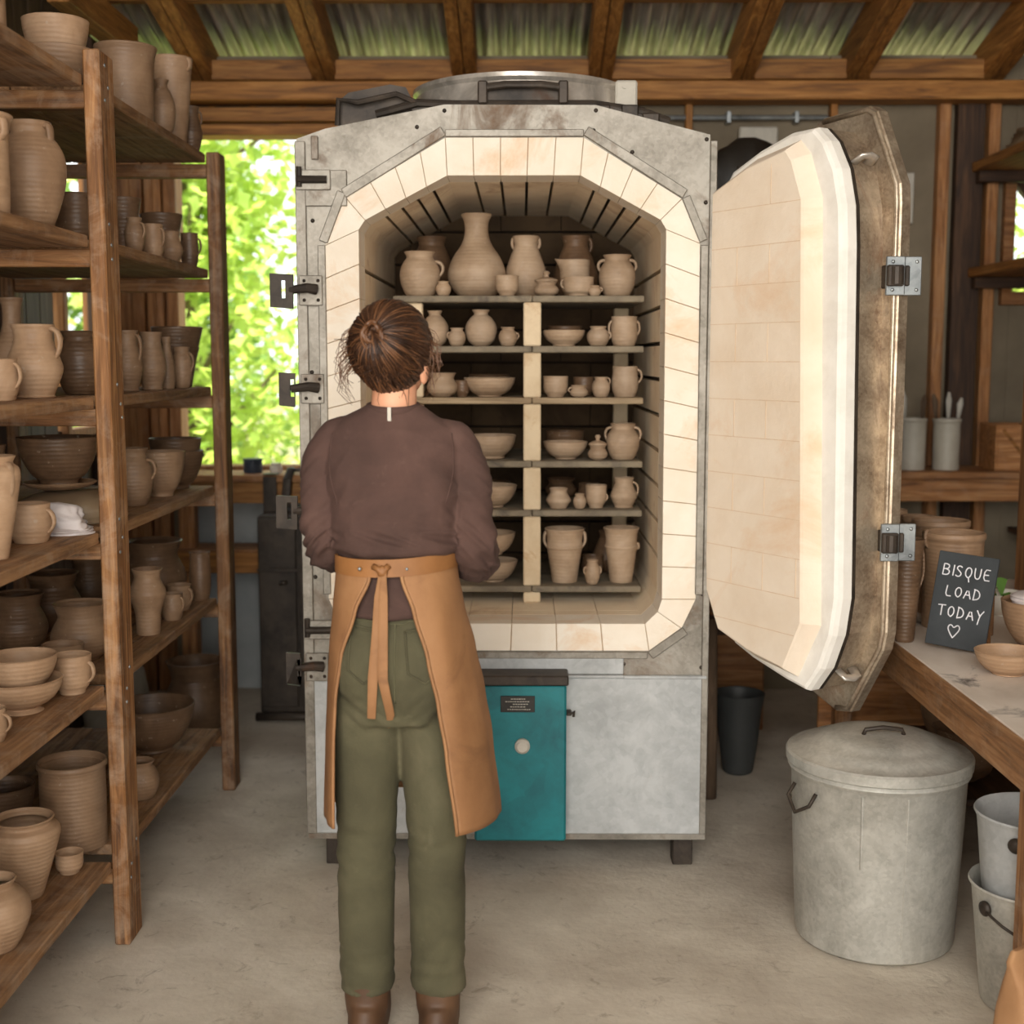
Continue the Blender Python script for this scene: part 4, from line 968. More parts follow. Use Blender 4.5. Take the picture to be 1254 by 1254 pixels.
cab = empty('metal_cabinet', (-.93, 5.5, 0), 'blackened steel cabinet standing beside the kiln', 'cabinet')
CO = Vector((-.93, 5.5, 0))
MB().box((-1.12, 5.46, .03), (-.76, 5.645, .88), .006).build('body', IRON, cab, CO)
MB().box((-1.115, 5.443, .06), (-.955, 5.459, .87), .004).build('door', IRON, cab, CO)
MB().box((-.945, 5.443, .06), (-.765, 5.459, .87), .004).build('door', IRON, cab, CO)
MB().box((-1.12, 5.436, .645), (-.76, 5.4425, .66), .002).build('hinge_bar', IRON, cab, CO)
MB().tube([(-1.02, 5.441, .60), (-1.02, 5.415, .60), (-.99, 5.415, .605)], .008, 8).build('handle', IRON, cab, CO, True)
MB().tube([(-1.13, 5.40, .03), (-.76, 5.40, .03)], .018, 10).build('kick_rail', IRON, cab, CO, True)

# ------------------------------------------------------------------ work table and what stands on and under it
TZ = .74
tb = empty('work_table', (1.06, 3.6, 0), 'clay-dusted plank work table beside the open kiln door', 'table'); TO = Vector((1.06, 3.6, 0))
MB().box((1.06, 2.3, TZ - .035), (1.95, 4.72, TZ), .004).build('table_top', TABLET, tb, TO)
MB().box((1.055, 2.3, TZ - .036), (1.0598, 4.72, TZ - .001), .001).build('edge_strip', W_TABLE, tb, TO)
MB().box((1.07, 2.32, TZ - .125), (1.11, 4.70, TZ - .0355), .004).build('apron_board', W_TABLE, tb, TO)
MB().box((1.115, 4.64, TZ - .125), (1.9, 4.68, TZ - .0355), .004).build('apron_board', W_STUD[0], tb, TO)
for x, y in ((1.112, 2.78), (1.85, 2.78), (1.115, 4.55), (1.85, 4.55)): MB().box((x, y, 0), (x + .06, y + .06, TZ - .0355), .004).build('leg', W_SHELF[2], tb, TO)
MB().box((1.12, 3.75, .22), (1.9, 4.54, .245), .003).build('lower_shelf', W_DARK[1], tb, TO)
MB().box((1.07, 4.62, .2), (1.9, 4.639, .46), .003).build('back_board', W_STUD[0], tb, TO)
# shelf post standing on the table
o = MB().box((1.672, 4.27, TZ + .0005), (1.77, 4.40, 2.4), .005).build('shelf_post', W_STUD[2], None, (1.65, 4.33, TZ)); tag(o, 'rough upright timber post standing on the work table', 'post')
def Tb(name, kind, xl, xr, yt, Y, label, cat, mat=None, z=None, **kw):
    z = TZ if z is None else z; r = (xr - xl) / 2 * Y / FPX; c = at((xl + xr) / 2, yt, Y)
    return pot(name, kind, Vector((c.x, Y, z + .0006)), r, c.z - z, label, cat, mat, **kw)
Tb('crock', 'crock', 1131, 1206, 652, 3.87, 'large crock behind the chalkboard sign', 'crock', CLAY, handles=(190,), hz=(.86, .99, .05))
Tb('crock', 'crock', 1118, 1187, 637, 4.12, 'wide crock second in line behind the chalkboard', 'crock', CLAY)
Tb('crock', 'crock', 1104, 1146, 632, 4.36, 'narrow crock third in line behind the chalkboard', 'crock', CLAY)
Tb('jar', 'crock', 1084, 1111, 624, 4.52, 'pinkish jar peeping out past the door hinge plate', 'jar', CLAY_DRY)
Tb('pitcher', 'flare', 1091, 1132, 660, 3.66, 'brown pitcher between the door edge and the chalkboard', 'pitcher', CLAY_DARK, handles=(10,), hz=(.5, .9, .2))
# sign
sg = empty('chalkboard_sign', (1.17, 3.56, TZ), 'small slate chalkboard reading BISQUE LOAD TODAY with a heart', 'sign')
bl, br, tr_, tl_ = at(1132, 792, Z=TZ + .004), at(1205, 801, Z=TZ + .004), None, None
bx = (br - bl); bx.z = 0; BWd = bx.length; bx.normalize(); byv = Vector((-bx.y, bx.x, 0))
lean = R(11); bu = Vector((0, 0, 1)) * math.cos(lean) + byv * math.sin(lean); bn = bx.cross(bu)   # bn toward viewer
BH = .26; tilt = R(4.0)
bx2 = (bx * math.cos(tilt) + bu * -0 * math.sin(tilt)); sh = bx * math.sin(R(4.5))
Mb = Matrix(((bx.x, bu.x, -bn.x, 0), (bx.y, bu.y, -bn.y, 0), (bx.z, bu.z, -bn.z, 0), (0, 0, 0, 1)))
rotz = Matrix.Rotation(R(-4.0), 4, 'Z')
Mb = Matrix.Translation(Vector((bl.x, bl.y, TZ + .016))) @ Mb @ rotz
SO = Vector((1.17, 3.56, TZ))
MB().box((0, 0, 0), (.162, BH, .01), .0015, Mb).build('slate', SLATE, sg, SO)
f = MB(); pbk = Mb @ Vector((.13, .17, .011)); f.bar(pbk, Vector((pbk.x + .035, pbk.y + .065, TZ + .004)), .03, .008, (0, 0, 1), .001); f.bar(Mb @ Vector((.09, .17, .016)), Mb @ Vector((.16, .17, .016)), .02, .008, tuple(bu), .001); f.build('easel_leg', W_SHELF[2], sg, SO)
STR = {
 'B': [[(0, 0), (.05, 1)], [(.05, 1), (.45, .98), (.6, .8), (.45, .56), (.08, .52)], [(.3, .53), (.62, .42), (.62, .15), (.4, .0), (-.02, 0)]],
 'I': [[(.1, 0), (.14, 1)]],
 'S': [[(.6, .85), (.4, 1), (.15, .9), (.1, .7), (.35, .52), (.58, .32), (.5, .08), (.25, -.02), (.02, .1)]],
 'Q': [[(.35, 0), (.08, .2), (.05, .65), (.3, .98), (.6, .85), (.66, .45), (.5, .1), (.35, 0)], [(.38, .1), (.45, -.15), (.5, -.38)]],
 'U': [[(.05, 1), (.05, .3), (.2, .02), (.45, .03), (.6, .3), (.62, 1)]],
 'E': [[(.6, .98), (.08, 1), (.02, 0), (.62, .02)], [(.04, .5), (.5, .52)]],
 'L': [[(.1, 1), (.02, 0), (.55, .02)]],
 'O': [[(.35, .02), (.08, .2), (.05, .7), (.32, .98), (.6, .8), (.62, .3), (.35, .02)]],
 'A': [[(0, 0), (.34, 1), (.65, 0)], [(.12, .36), (.55, .36)]],
 'D': [[(.04, 0), (.1, 1)], [(.02, 1), (.45, .9), (.65, .5), (.5, .12), (.0, 0)]],
 'T': [[(-.05, .95), (.72, 1)], [(.33, .98), (.33, 0)]],
 'Y': [[(.0, 1), (.3, .5)], [(.66, 1), (.3, .5), (.18, -.3)]],
}
def smooth(pts, k=2):
    for _ in range(k):
        if len(pts) < 3: return pts
        q = [pts[0]]
        for a, b in zip(pts, pts[1:]): q += [(a[0] * .75 + b[0] * .25, a[1] * .75 + b[1] * .25), (a[0] * .25 + b[0] * .75, a[1] * .25 + b[1] * .75)]
        q.append(pts[-1]); pts = q
    return pts
def write(word, x0, y0, hgt, adv, wd, slope=0.0):
    x = x0; f = MB()
    for ch in word:
        for s_ in STR[ch]:
            pts = [Mb @ Vector((x + p[0] * wd * hgt, y0 + p[1] * hgt + slope * (x - x0), -.0008)) for p in smooth(s_, 1 if ch in 'BELTADY' else 2)]
            f.tube(pts, .0017, 6)
        x += (.3 if ch == 'I' else adv) * hgt
    f.build('chalk_word', CHALK, sg, SO)
write('BISQUE', .018, .196, .030, .84, .92); write('LOAD', .034, .139, .029, .86, .98); write('TODAY', .022, .083, .030, .87, .92)
f = MB()
ht = [(.0, -.9), (-.55, -.2), (-.85, .35), (-.7, .8), (-.35, .85), (.0, .45), (.4, .9), (.75, .8), (.85, .35), (.5, -.25), (.0, -.9)]
f.tube([Mb @ Vector((.072 + p[0] * .019, .045 + p[1] * .02, -.0008)) for p in smooth(ht, 2)], .0017, 6)
f.build('chalk_heart', CHALK, sg, SO)
# dish, footed pot, enamel bowl with leaf
Tb('serving_dish', 'bowl', 1194, 1276, 797, 3.27, 'shallow dish of clay slip beside the chalkboard', 'dish', CLAY_DRY)
p0 = at(1268, 700, 3.50)
Tb('footed_pot', 'footbowl', 1228, 1328, 736, 3.46, 'clay-caked footed pot behind the shallow dish', 'pot', CLAY)
o = lump((0, 0, 0), (.16, .15, .03), 4.4, 28, 2.2, .2).build('clay_lump', CLOTH, None, (0, 0, 0), True); pz = at(1278, 736, 3.46); o.location = (pz.x, 3.46, pz.z - .004); tag(o, 'pale slab of wet clay heaped on the footed pot', 'clay')
bw = empty('enamel_bowl', (at(1214, 700, 4.3).x - .05, 4.05, TZ), 'pale enamel bowl with green leaves near the timber post', 'bowl')
pot_mesh('bowl', .075, .07).build('body', ENAMEL, bw, (0, 0, 0), True, 50)
f = MB()
for a, l_, t_ in ((2.6, .08, .5), (3.6, .07, .7), (1.4, .06, .9), (4.6, .07, .4)):
    d = Vector((math.cos(a), math.sin(a), 0)); s_ = Vector((-d.y, d.x, 0))
    pts = [Vector((0, 0, .05)) + d * .02, Vector((0, 0, .05 + l_ * t_)) + d * (.03 + l_ * .5), Vector((0, 0, .05 + l_ * t_ * .7)) + d * (.03 + l_)]
    f.add([pts[0], pts[1] + s_ * .022, pts[2], pts[1] - s_ * .022, pts[1] + Vector((0, 0, .006))], [(0, 1, 4), (1, 2, 4), (2, 3, 4), (3, 0, 4)])
f.build('leaf', GREEN, bw, (0, 0, 0))
o = MB().box((1.33, 3.73, TZ + .0006), (1.365, 3.80, TZ + .13), .003).build('wood_block', W_SHELF[2], None, (1.35, 3.76, TZ)); tag(o, 'small upright wood block behind the chalkboard', 'block')

# trash can
can = empty('trash_can', (.944, 3.37, 0), 'lidded galvanised trash can below the open kiln door', 'trash can')
f = MB().lathe([(.001, .004), (.195, .004), (.205, .012), (.207, .03), (.218, .26), (.226, .455), (.232, .462), (.236, .470), (.232, .478), (.227, .482), (.226, .50)], 56)
f.tube([(.219 * math.cos(-2.0), .219 * math.sin(-2.0), .26), (.226 * math.cos(-2.0), .226 * math.sin(-2.0), .45)], .004, 6)
f.tube([(.207 * math.cos(-1.5), .207 * math.sin(-1.5), .03), (.225 * math.cos(-1.5), .225 * math.sin(-1.5), .45)], .003, 6)
f.build('body', CAN, can, (0, 0, 0), True, 40)
ld = MB().lathe([(.232, .480), (.240, .484), (.241, .506), (.236, .512), (.225, .513), (.20, .524), (.196, .529), (.17, .535), (.15, .545), (.145, .549), (.10, .558), (.05, .562), (.001, .563)], 56).build('lid', CAN, can, (0, 0, 0), True, 40)
MB().tube([(-.05, -.03, .56), (-.045, -.03, .574), (.0, -.032, .580), (.05, -.03, .574), (.055, -.03, .56)], .006, 8).build('lid_handle', IRON, ld, (0, 0, 0), True)
for a in (R(20), R(200)):
    c = Vector((.222 * math.cos(a), .222 * math.sin(a), .40)); t = Vector((-math.sin(a), math.cos(a), 0)); o_ = Vector((math.cos(a), math.sin(a), 0))
    MB().tube([c - t * .05 + Vector((0, 0, .03)), c - t * .05 + o_ * .02, c + o_ * .03 - Vector((0, 0, .03)), c + t * .05 + o_ * .02, c + t * .05 + Vector((0, 0, .03))], .005, 8).build('side_handle', IRON, can, (0, 0, 0), True)
# buckets
def bucket(loc, r, h, label, mat, bail=True, rot=0.0):
    e = empty('bucket', loc, label, 'bucket', 'nested buckets under the work table', rot)
    MB().lathe([(.001, 0), (r * .74, 0), (r * .76, .008), (r * .96, h * .93), (r, h * .97), (r * 1.02, h * .985), (r, h), (r * .97, h * .985), (r * .94, h * .93), (r * .73, .02), (.001, .014)], 48).build('body', mat, e, (0, 0, 0), True, 40)
    for s in (-1, 1):
        MB().lathe([(.018, 0), (.018, .006), (.008, .012), (.001, .012)], 16, (s * r * .97, 0, h * .85), None, Matrix.Rotation(s * R(90), 4, 'Y')).build('ear', IRON, e, (0, 0, 0), True)
    MB().tube([(r * 1.03 * math.cos(a), -r * .95 * math.sin(a), h * .86 - .07 * math.sin(a)) for a in [math.pi * k / 16 for k in range(17)]], .0035, 6).build('bail_handle', IRON, e, (0, 0, 0), True)
bucket((1.215, 3.0, .002), .142, .30, 'lower galvanised bucket of the nested pair beside the trash can', CAN, True, .4)
bucket((1.215, 3.0, .165), .136, .31, 'upper streaked bucket nested in another beside the trash can', GALV_LOW, True, .9)
f = MB().loft([(0, 0, 0, .078, .06), (0, 0, .012, .083, .065), (0, 0, .10, .086, .066), (.003, 0, .19, .084, .058), (.004, .004, .25, .080, .034), (.005, .008, .285, .080, .014), (.005, .010, .30, .082, .009), (.005, .004, .325, .082, .009), (.005, .002, .33, .080, .006)], 48, 4.5)
f.v = [(p[0] + .006 * noise.noise(Vector((p[0] * 22, p[1] * 22, p[2] * 16))), p[1] + .006 * noise.noise(Vector((p[0] * 20 + 9, p[1] * 20, p[2] * 18))), p[2]) for p in f.v]
o = f.build('paper_sack', PAPER, None, (0, 0, 0), True, 50); o.rotation_euler = (0, 0, .5); o.location = (1.075, 2.60, .003); tag(o, 'brown paper sack standing before the nested buckets', 'sack')
for (x, y, r, h, k, m, lb) in ((1.36, 3.95, .10, .16, 'squat', CLAY_DARK, 'dark pot on the shelf under the work table'), (1.6, 4.0, .11, .19, 'flare', CLAY_DARK, 'flared pot on the shelf under the work table'), (1.45, 4.3, .11, .14, 'bowl', CLAY, 'bowl on the shelf under the work table')):
    pot('storage_pot', k, Vector((x, y, .2456)), r, h, lb, 'pot', m)
o = pot('tub', 'bucket', Vector((1.50, 3.3, .004)), .13, .40, 'dark tub on the floor behind the nested buckets', 'tub', NAVY)
# dark bucket and branch behind the door
o = pot('pail', 'flare', Vector((at(905, 860, 4.75).x, 4.75, .006)), .095, at(905, 850, 4.75).z, 'dark pail on the floor behind the kiln door', 'pail', PAILM)
f = MB(); a, b = at(873, 795, 4.35), at(870, 900, 4.3); f.tube([Vector((.66, 4.47, .002)), Vector((.655, 4.44, .25)), Vector((.648, 4.40, .5)), Vector((.645, 4.38, .66))], [.026, .024, .022, .018], 10)
tag(f.build('branch_prop', BRANCH, None, (.66, 4.47, 0), True), 'grey weathered stake leaning beside the kiln wall', 'stake')
o = MB().box((.72, 5.3, .004), (1.0, 5.6, .5), .006).build('wooden_box', W_STUD[0], None, (.86, 5.35, 0)); tag(o, 'wooden box on the floor in the shade behind the door', 'box')

# dark tarp on a rack behind the door
f = MB(); n1, n2 = 40, 30
for j in range(n2 + 1):
    for i in range(n1 + 1):
        u, v = i / n1, j / n2; x = .60 + .80 * u
        ztop = 2.10 + .30 * math.sin(math.pi * min(1, u * 1.25 + .08)) - .15 * u
        y = 4.82 + .35 * v; s = math.sin(math.pi * v)
        zz = ztop - .75 * (abs(v - .5) * 2) ** 2.2 + .03 * noise.noise(Vector((u * 6, v * 4, 1))) + .012 * noise.noise(Vector((u * 18, v * 9, 2)))
        f.v.append((x, y + .03 * noise.noise(Vector((u * 7, v * 5, 7))), zz))
for j in range(n2):
    for i in range(n1):
        a = j * (n1 + 1) + i; f.f.append((a, a + 1, a + n1 + 2, a + n1 + 1))
rk = empty('covered_rack', (1.0, 4.92, 0), 'rack draped in black plastic behind the open kiln door', 'rack'); RO = Vector((1.0, 4.92, 0))
o = f.build('plastic_cover', BLACKP, rk, RO, True); o.modifiers.new('thickness', 'SOLIDIFY').thickness = .004
for x, h in ((.68, 2.24), (1.34, 2.0)): MB().box((x - .02, 4.97, 0), (x + .02, 5.01, h), .003).build('post', W_DARK[2], rk, RO)
for z in (.5, 1.0, 1.5): MB().box((.62, 4.86, z), (1.38, 5.13, z + .025), .003).build('shelf_board', W_DARK[0], rk, RO)
# conduit and junction box on the back wall
f = MB(); f.tube([(.45, YB - .045, 2.60), (1.35, YB - .045, 2.60)], .011, 8)
for x in (.9, 1.2): f.box((x, YB - .06, 2.575), (x + .02, YB - .001, 2.625), .002)
tag(f.build('conduit', ZINC, None, (.9, YB - .03, 2.6), True, 40), 'grey electrical conduit along the back wall above the door', 'conduit')
o = MB().box((.96, YB - .05, 2.47), (1.13, YB - .0005, 2.56), .006).build('junction_box', CARD, None, (1.04, YB - .03, 2.5)); tag(o, 'pale junction box on the back wall under the conduit', 'junction box')
o = MB().box((.9, YB - .055, 2.36), (1.36, YB - .0005, 2.42), .004).build('wall_rail', W_RAFT[0], None, (1.1, YB - .03, 2.39)); tag(o, 'short pine rail fixed under the junction box', 'rail')
o = MB().box((1.66, YB - .05, 2.14), (1.74, YB - .0005, 2.36), .004).build('fuse_box', CARD, None, (1.7, YB - .03, 2.25)); tag(o, 'small pale fuse box on the back wall beside the kiln door', 'fuse box')
# corner shelves
cs = empty('wall_shelf', (1.9, 5.8, 1.05), 'plank wall shelf holding two stoneware crocks', 'shelf'); Q = Vector((1.9, 5.8, 1.05))
zc = 1.537 + (440 - 574) / (1600 / 5.72)
MB().box((1.42, 5.58, zc - .03), (2.44, 5.935, zc), .003).build('shelf_board', W_STUD[0], cs, Q); MB().box((1.42, 5.62, zc - .13), (2.44, 5.66, zc - .031), .003).build('apron_board', W_STUD[0], cs, Q)
MB().box((2.2, 4.9, zc - .30), (2.35, 5.9, zc - .275), .003).build('lower_board', W_DARK[1], cs, Q)
def Cb(xl, xr, yt, Y, lb):
    r = (xr - xl) / 2 * Y / FPX; c = at((xl + xr) / 2, yt, Y); e = empty('crock', Vector((c.x, Y, zc + .0006)), lb, 'crock', 'stoneware crocks on the wall shelf')
    h = c.z - zc; pot_mesh('crock', r, h).build('body', CROCK, e, (0, 0, 0), True, 50); return e, r, h, Vector((c.x, Y, zc))
for (xl, xr, yt, lb, tl) in ((1103, 1135, 512, 'pale stoneware crock of tools nearest the kiln door hinge', ((.022, .10, .12), (-.022, .13, -.15))), (1143, 1177, 513, 'pale stoneware crock of tools beside the dark wall post', ((-.024, .11, -.2), (.004, .12, .0), (.028, .09, .16)))):
    e, r, h, base = Cb(xl, xr, yt, 5.72, lb)
    for k, (dx, l_, ti) in enumerate(tl):
        t = empty('modelling_tool', base + Vector((dx, 0, .02)), ('dark-handled' if k == 0 else 'pale' if k == 1 else 'thin') + ' modelling tool standing in the ' + ('crock nearest the kiln door hinge' if xl < 1120 else 'crock beside the dark wall post'), 'tool')
        MB().tube([(0, 0, 0), (ti * .12, 0, h * .9)], .005, 6).build('shaft', W_STUD[2] if k else BRANCH, t, (0, 0, 0), True)
        MB().tube([(ti * .12, 0, h * .9), (ti * .16, 0, h + l_ * .5), (ti * .2, 0, h + l_ * .8)], [.005, .010, .004], 8, (1.4, .5)).build('blade', CARD if k else BRANCH, t, (0, 0, 0), True)
o = empty('wooden_crate', (2.09, 5.72, zc + .0006), 'open wooden crate at the corner end of the wall shelf', 'crate')
f = MB(); f.box((-.06, -.1, 0), (.12, .1, .01)); f.box((-.06, -.1, .01), (-.05, .1, .2)); f.box((.11, -.1, .01), (.12, .1, .2)); f.box((-.05, -.1, .01), (.11, -.09, .2)); f.box((-.05, .09, .01), (.11, .1, .2)); f.build('body', W_STUD[0], o)
MB().bar((-.03, -.103, .18), (.09, -.103, .03), .006, .014, (0, 0, 1), .002).build('brace', W_RAFT[0], o)
for k, (z, lb) in enumerate(((2.36, 'upper corner shelf of rough planks by the small window'), (1.90, 'lower corner shelf of rough planks across the small window'))):
    o = empty('corner_shelf', (2.2, 5.4, z), lb, 'shelf'); Q = Vector((2.2, 5.4, z))
    MB().box((1.985, 4.4, z), (2.44, 5.93, z + .04), .004).build('shelf_board', W_RAFT[1], o, Q); MB().box((2.0, 5.87, z - .05), (2.44, 5.92, z - .0005), .003).build('support_rail', W_DARK[0], o, Q)
o = lump((0, 0, 0), (.34, .9, .09), 6.6, 36, 2.2, .3).build('folded_sacking', SACK, None, (0, 0, 0), True); o.location = (2.18, 5.35, 2.4015); tag(o, 'slumped sacking on the upper corner shelf', 'sacking')
for (xc, Y, r, h, lb) in ((1222, 5.0, .09, .06, 'low bowl in the shade beyond the timber post'), (1216, 5.08, .06, .12, 'shaded bowl against the far end of the work table')):
    c = at(xc, 660, Y)
    if lb[0] == 'l': pot('serving_bowl', 'wide', Vector((1.56, 4.55, TZ + .0006)), r, h, lb, 'bowl', CLAY_DARK)

# ------------------------------------------------------------------ trees outside
def leafmat(name, a, b, tr):
    m, nt, bs = new_mat(name)
    f = noise_tex(nt, mapped(nt, (1, 1, 1), False), 3.0, 4, .6); c = ramp(nt, f, [(.35, a), (.65, b)])
    nt.links.new(c, bs.inputs['Base Color']); bs.inputs['Roughness'].default_value = .55
    t = N(nt, 'ShaderNodeBsdfTranslucent'); t.inputs[0].default_value = tr
    mx = N(nt, 'ShaderNodeMixShader'); mx.inputs[0].default_value = .55
    nt.links.new(bs.outputs[0], mx.inputs[1]); nt.links.new(t.outputs[0], mx.inputs[2]); nt.links.new(mx.outputs[0], nt.nodes['Material Output'].inputs['Surface'])
    return m
LEAFA = leafmat('bright_leaves', hexc(122, 160, 66), hexc(202, 218, 132), hexc(214, 234, 120))
LEAFB = leafmat('mid_leaves', hexc(76, 116, 52), hexc(140, 172, 88), hexc(160, 196, 90))
BARK = mottled('tree_bark', [(.3, hexc(84, 70, 54)), (.7, hexc(128, 110, 90))], 8, .9, 0, .5, 20)
def tree(loc, h, rad, nleaf, mat, label, ls, low=.2):
    e = empty('tree', loc, label, 'tree', None)
    rnd = random.Random(int(loc[0] * 100 + loc[1] * 7))
    tr = MB(); tr.tube([(0, 0, 0), (.05, .03, h * .3), (-.04, .02, h * .6), (.03, 0, h * .95)], [.11, .09, .06, .02], 10)
    tips = []
    for k in range(26):
        a = rnd.uniform(0, 6.28); z0 = h * rnd.uniform(low * .6, .85); z1 = min(h, z0 + rnd.uniform(.1, .8)); rr = rad * rnd.uniform(.35, 1) * (1 - .3 * z0 / h)
        p1 = Vector((rr * math.cos(a), rr * math.sin(a), z1)); tips.append(p1); tips.append(p1 * .65 + Vector((0, 0, z0)) * .35)
        tr.tube([(0, 0, z0), p1 * .5 + Vector((0, 0, (z0 + .1) * .5)), p1], [.035, .02, .008], 6)
    tr.build('trunk', BARK, e, (0, 0, 0), True)
    f = MB()
    for i in range(nleaf):
        t = tips[rnd.randrange(len(tips))]; p = t + Vector((rnd.gauss(0, .26), rnd.gauss(0, .26), rnd.gauss(0, .22)))
        d = Vector((rnd.gauss(0, 1), rnd.gauss(0, 1), rnd.gauss(-.5, .5))).normalized(); s = d.cross(Vector((rnd.gauss(0, .5), rnd.gauss(0, .5), 1))).normalized(); n = d.cross(s)
        L = ls * rnd.uniform(.7, 1.3)
        f.add([p, p + d * L * .35 + s * L * .42 - n * L * .06, p + d * L * .55 + s * L * .2, p + d * L, p + d * L * .55 - s * L * .2, p + d * L * .35 - s * L * .42 - n * L * .06], [(0, 1, 2, 3), (0, 3, 4, 5)])
    f.build('foliage', mat, e, (0, 0, 0), False, None, False)
tree((-2.2, 8.6, -.12), 3.9, .85, 4600, LEAFA, 'bright leafy tree close outside the big window', .11, .12)
tree((.15, 10.4, -.12), 4.2, .8, 2500, LEAFA, 'bright leafy tree half hidden by the kiln outside the big window', .11, .12)
tree((-3.4, 12.4, -.12), 5.4, 1.5, 5200, LEAFB, 'darker tree further off outside the big window', .15, .1)
tree((-.2, 13.4, -.12), 5.2, 1.3, 3000, LEAFB, 'darker tree far behind the kiln outside the big window', .15, .1)
tree((-5.4, 7.4, -.12), 4.2, 1.2, 3000, LEAFB, 'tree outside the narrow slot window', .13, .1)
tree((3.6, 9.2, -.12), 4.2, 1.3, 3000, LEAFA, 'leafy tree outside the small corner window', .11, .2)

# ------------------------------------------------------------------ the potter, seen from behind
from mathutils.bvhtree import BVHTree
PO = Vector((-.285, 2.85, .004))
person = empty('person', PO, 'person in brown sweater, tan apron and olive trousers facing the kiln, hair in a bun', 'person')
SKIN = mottled('skin', [(.3, hexc(206, 142, 108)), (.7, hexc(230, 172, 138))], 9, .55, 0, .05, 90)
SWEAT = mottled('brown_knit', [(.3, hexc(66, 47, 41)), (.55, hexc(82, 59, 52)), (.75, hexc(96, 71, 63))], 6, .92, 0, .22, 150, hexc(102, 78, 70), 16, .6, .85)
JEAN = mottled('olive_twill', [(.3, hexc(62, 58, 40)), (.55, hexc(82, 78, 56)), (.75, hexc(100, 94, 71))], 5, .9, 0, .2, 160, hexc(112, 106, 84), 8, .6, .85)
TAN = mottled('tan_waxed_apron', [(.3, hexc(130, 90, 56)), (.55, hexc(152, 109, 71)), (.75, hexc(170, 126, 85))], 4.5, .72, 0, .14, 60, hexc(116, 80, 50), 6, .58, .8)
TANL = mottled('tan_leather', [(.3, hexc(132, 88, 48)), (.7, hexc(158, 108, 62))], 7, .6, 0, .12, 60)
HAIR1 = mottled('brown_hair', [(.3, hexc(40, 25, 17)), (.7, hexc(70, 44, 28))], 14, .42, 0, .3, 120)
HAIR2 = mottled('light_brown_hair', [(.3, hexc(84, 54, 34)), (.7, hexc(118, 80, 52))], 14, .4, 0, .2, 120)
BOOT = mottled('brown_boot', [(.3, hexc(70, 48, 32)), (.7, hexc(104, 74, 50))], 8, .6, 0, .2, 40)
THREAD = flat('stitching', hexc(92, 88, 64), .9)
LIP = flat('lips', hexc(190, 112, 92), .5)
EYEW = flat('eye', hexc(236, 232, 226), .3)

def remesh(mb, name, mat, vox, smooth_it=4, disp=None, parent=None):
    me = bpy.data.meshes.new(name + '_src'); me.from_pydata([tuple(p) for p in mb.v], [], mb.f)
    import bmesh
    bm = bmesh.new(); bm.from_mesh(me)
    # each closed piece gets outward normals
    bmesh.ops.recalc_face_normals(bm, faces=bm.faces); bm.to_mesh(me); bm.free()
    t = bpy.data.objects.new(name + '_src', me); COL.objects.link(t)
    r = t.modifiers.new('r', 'REMESH'); r.mode = 'VOXEL'; r.voxel_size = vox
    s = t.modifiers.new('s', 'SMOOTH'); s.factor = .5; s.iterations = smooth_it
    bpy.context.view_layer.update()
    ev = t.evaluated_get(bpy.context.evaluated_depsgraph_get()); m2 = bpy.data.meshes.new_from_object(ev)
    bpy.data.objects.remove(t); bpy.data.meshes.remove(me)
    m2.name = name
    if disp:
        ns = [v.normal.copy() for v in m2.vertices]
        for v, n in zip(m2.vertices, ns): v.co = v.co + n * disp(v.co, n)
    m2.shade_smooth(); m2.materials.clear(); m2.materials.append(mat)
    o = bpy.data.objects.new(name, m2); COL.objects.link(o)
    if parent is not None: o.parent = parent
    return o
HY = R(-22)                                    # head turned toward the kiln's middle
HC = Vector((.004, .012, 1.552)); MH = Matrix.Translation(HC) @ Matrix.Rotation(HY, 4, 'Z')
hp = lambda x, y, z: MH @ Vector((x, y, z))
armL = [(-.05, -.006, 1.365), (-.118, -.006, 1.358), (-.149, -.008, 1.30), (-.153, -.012, 1.22), (-.154, -.016, 1.145), (-.148, .07, 1.105), (-.110, .155, 1.085), (-.072, .205, 1.075)]
armR = [(.058, -.006, 1.365), (.128, -.006, 1.358), (.160, -.008, 1.30), (.170, -.012, 1.22), (.177, -.018, 1.135), (.182, .05, 1.085), (.160, .13, 1.065), (.110, .20, 1.06)]
body = MB()
body.ball(HC + Vector((0, -.004, .02)), (.072, .088, .084), Matrix.Identity(4))
body.v, body.f = [], []
for c, rad in (((0, -.006, .010), (.071, .086, .080)), ((0, .03, -.035), (.056, .060, .070)), ((0, .052, -.078), (.030, .030, .026)), ((0, .094, -.018), (.011, .016, .014)), ((0, .088, .0), (.008, .010, .022)),
               ((0, .083, -.052), (.022, .010, .0045)), ((0, .081, -.060), (.020, .010, .005)), ((.03, .078, .022), (.018, .010, .006)), ((-.03, .078, .022), (.018, .010, .006)), ((.038, .062, -.015), (.02, .018, .02)), ((-.038, .062, -.015), (.02, .018, .02)),
               ((.075, -.004, -.055 + .01), (.009, .017, .030)), ((-.073, -.004, -.035), (.009, .016, .028)), ((.080, -.010, -.035), (.006, .010, .018))):
    M = MH @ Matrix.Translation(Vector(c)); body.ball((0, 0, 0), rad, M, 18)
body.tube([(.004, -.006, 1.36), (.004, -.002, 1.42), (.006, .008, 1.47), (.006, .012, 1.52)], [.062, .050, .049, .052], 20)
body.loft([(.008, 0, .96, .12, .09), (.008, 0, 1.08, .105, .082), (.006, 0, 1.2, .125, .092), (.004, 0, 1.3, .145, .095), (.004, -.005, 1.355, .145, .08), (.004, -.006, 1.40, .075, .055)], 32)
for path in (armL, armR): body.tube(path, [.03, .042, .041, .037, .032, .032, .027, .023], 16)
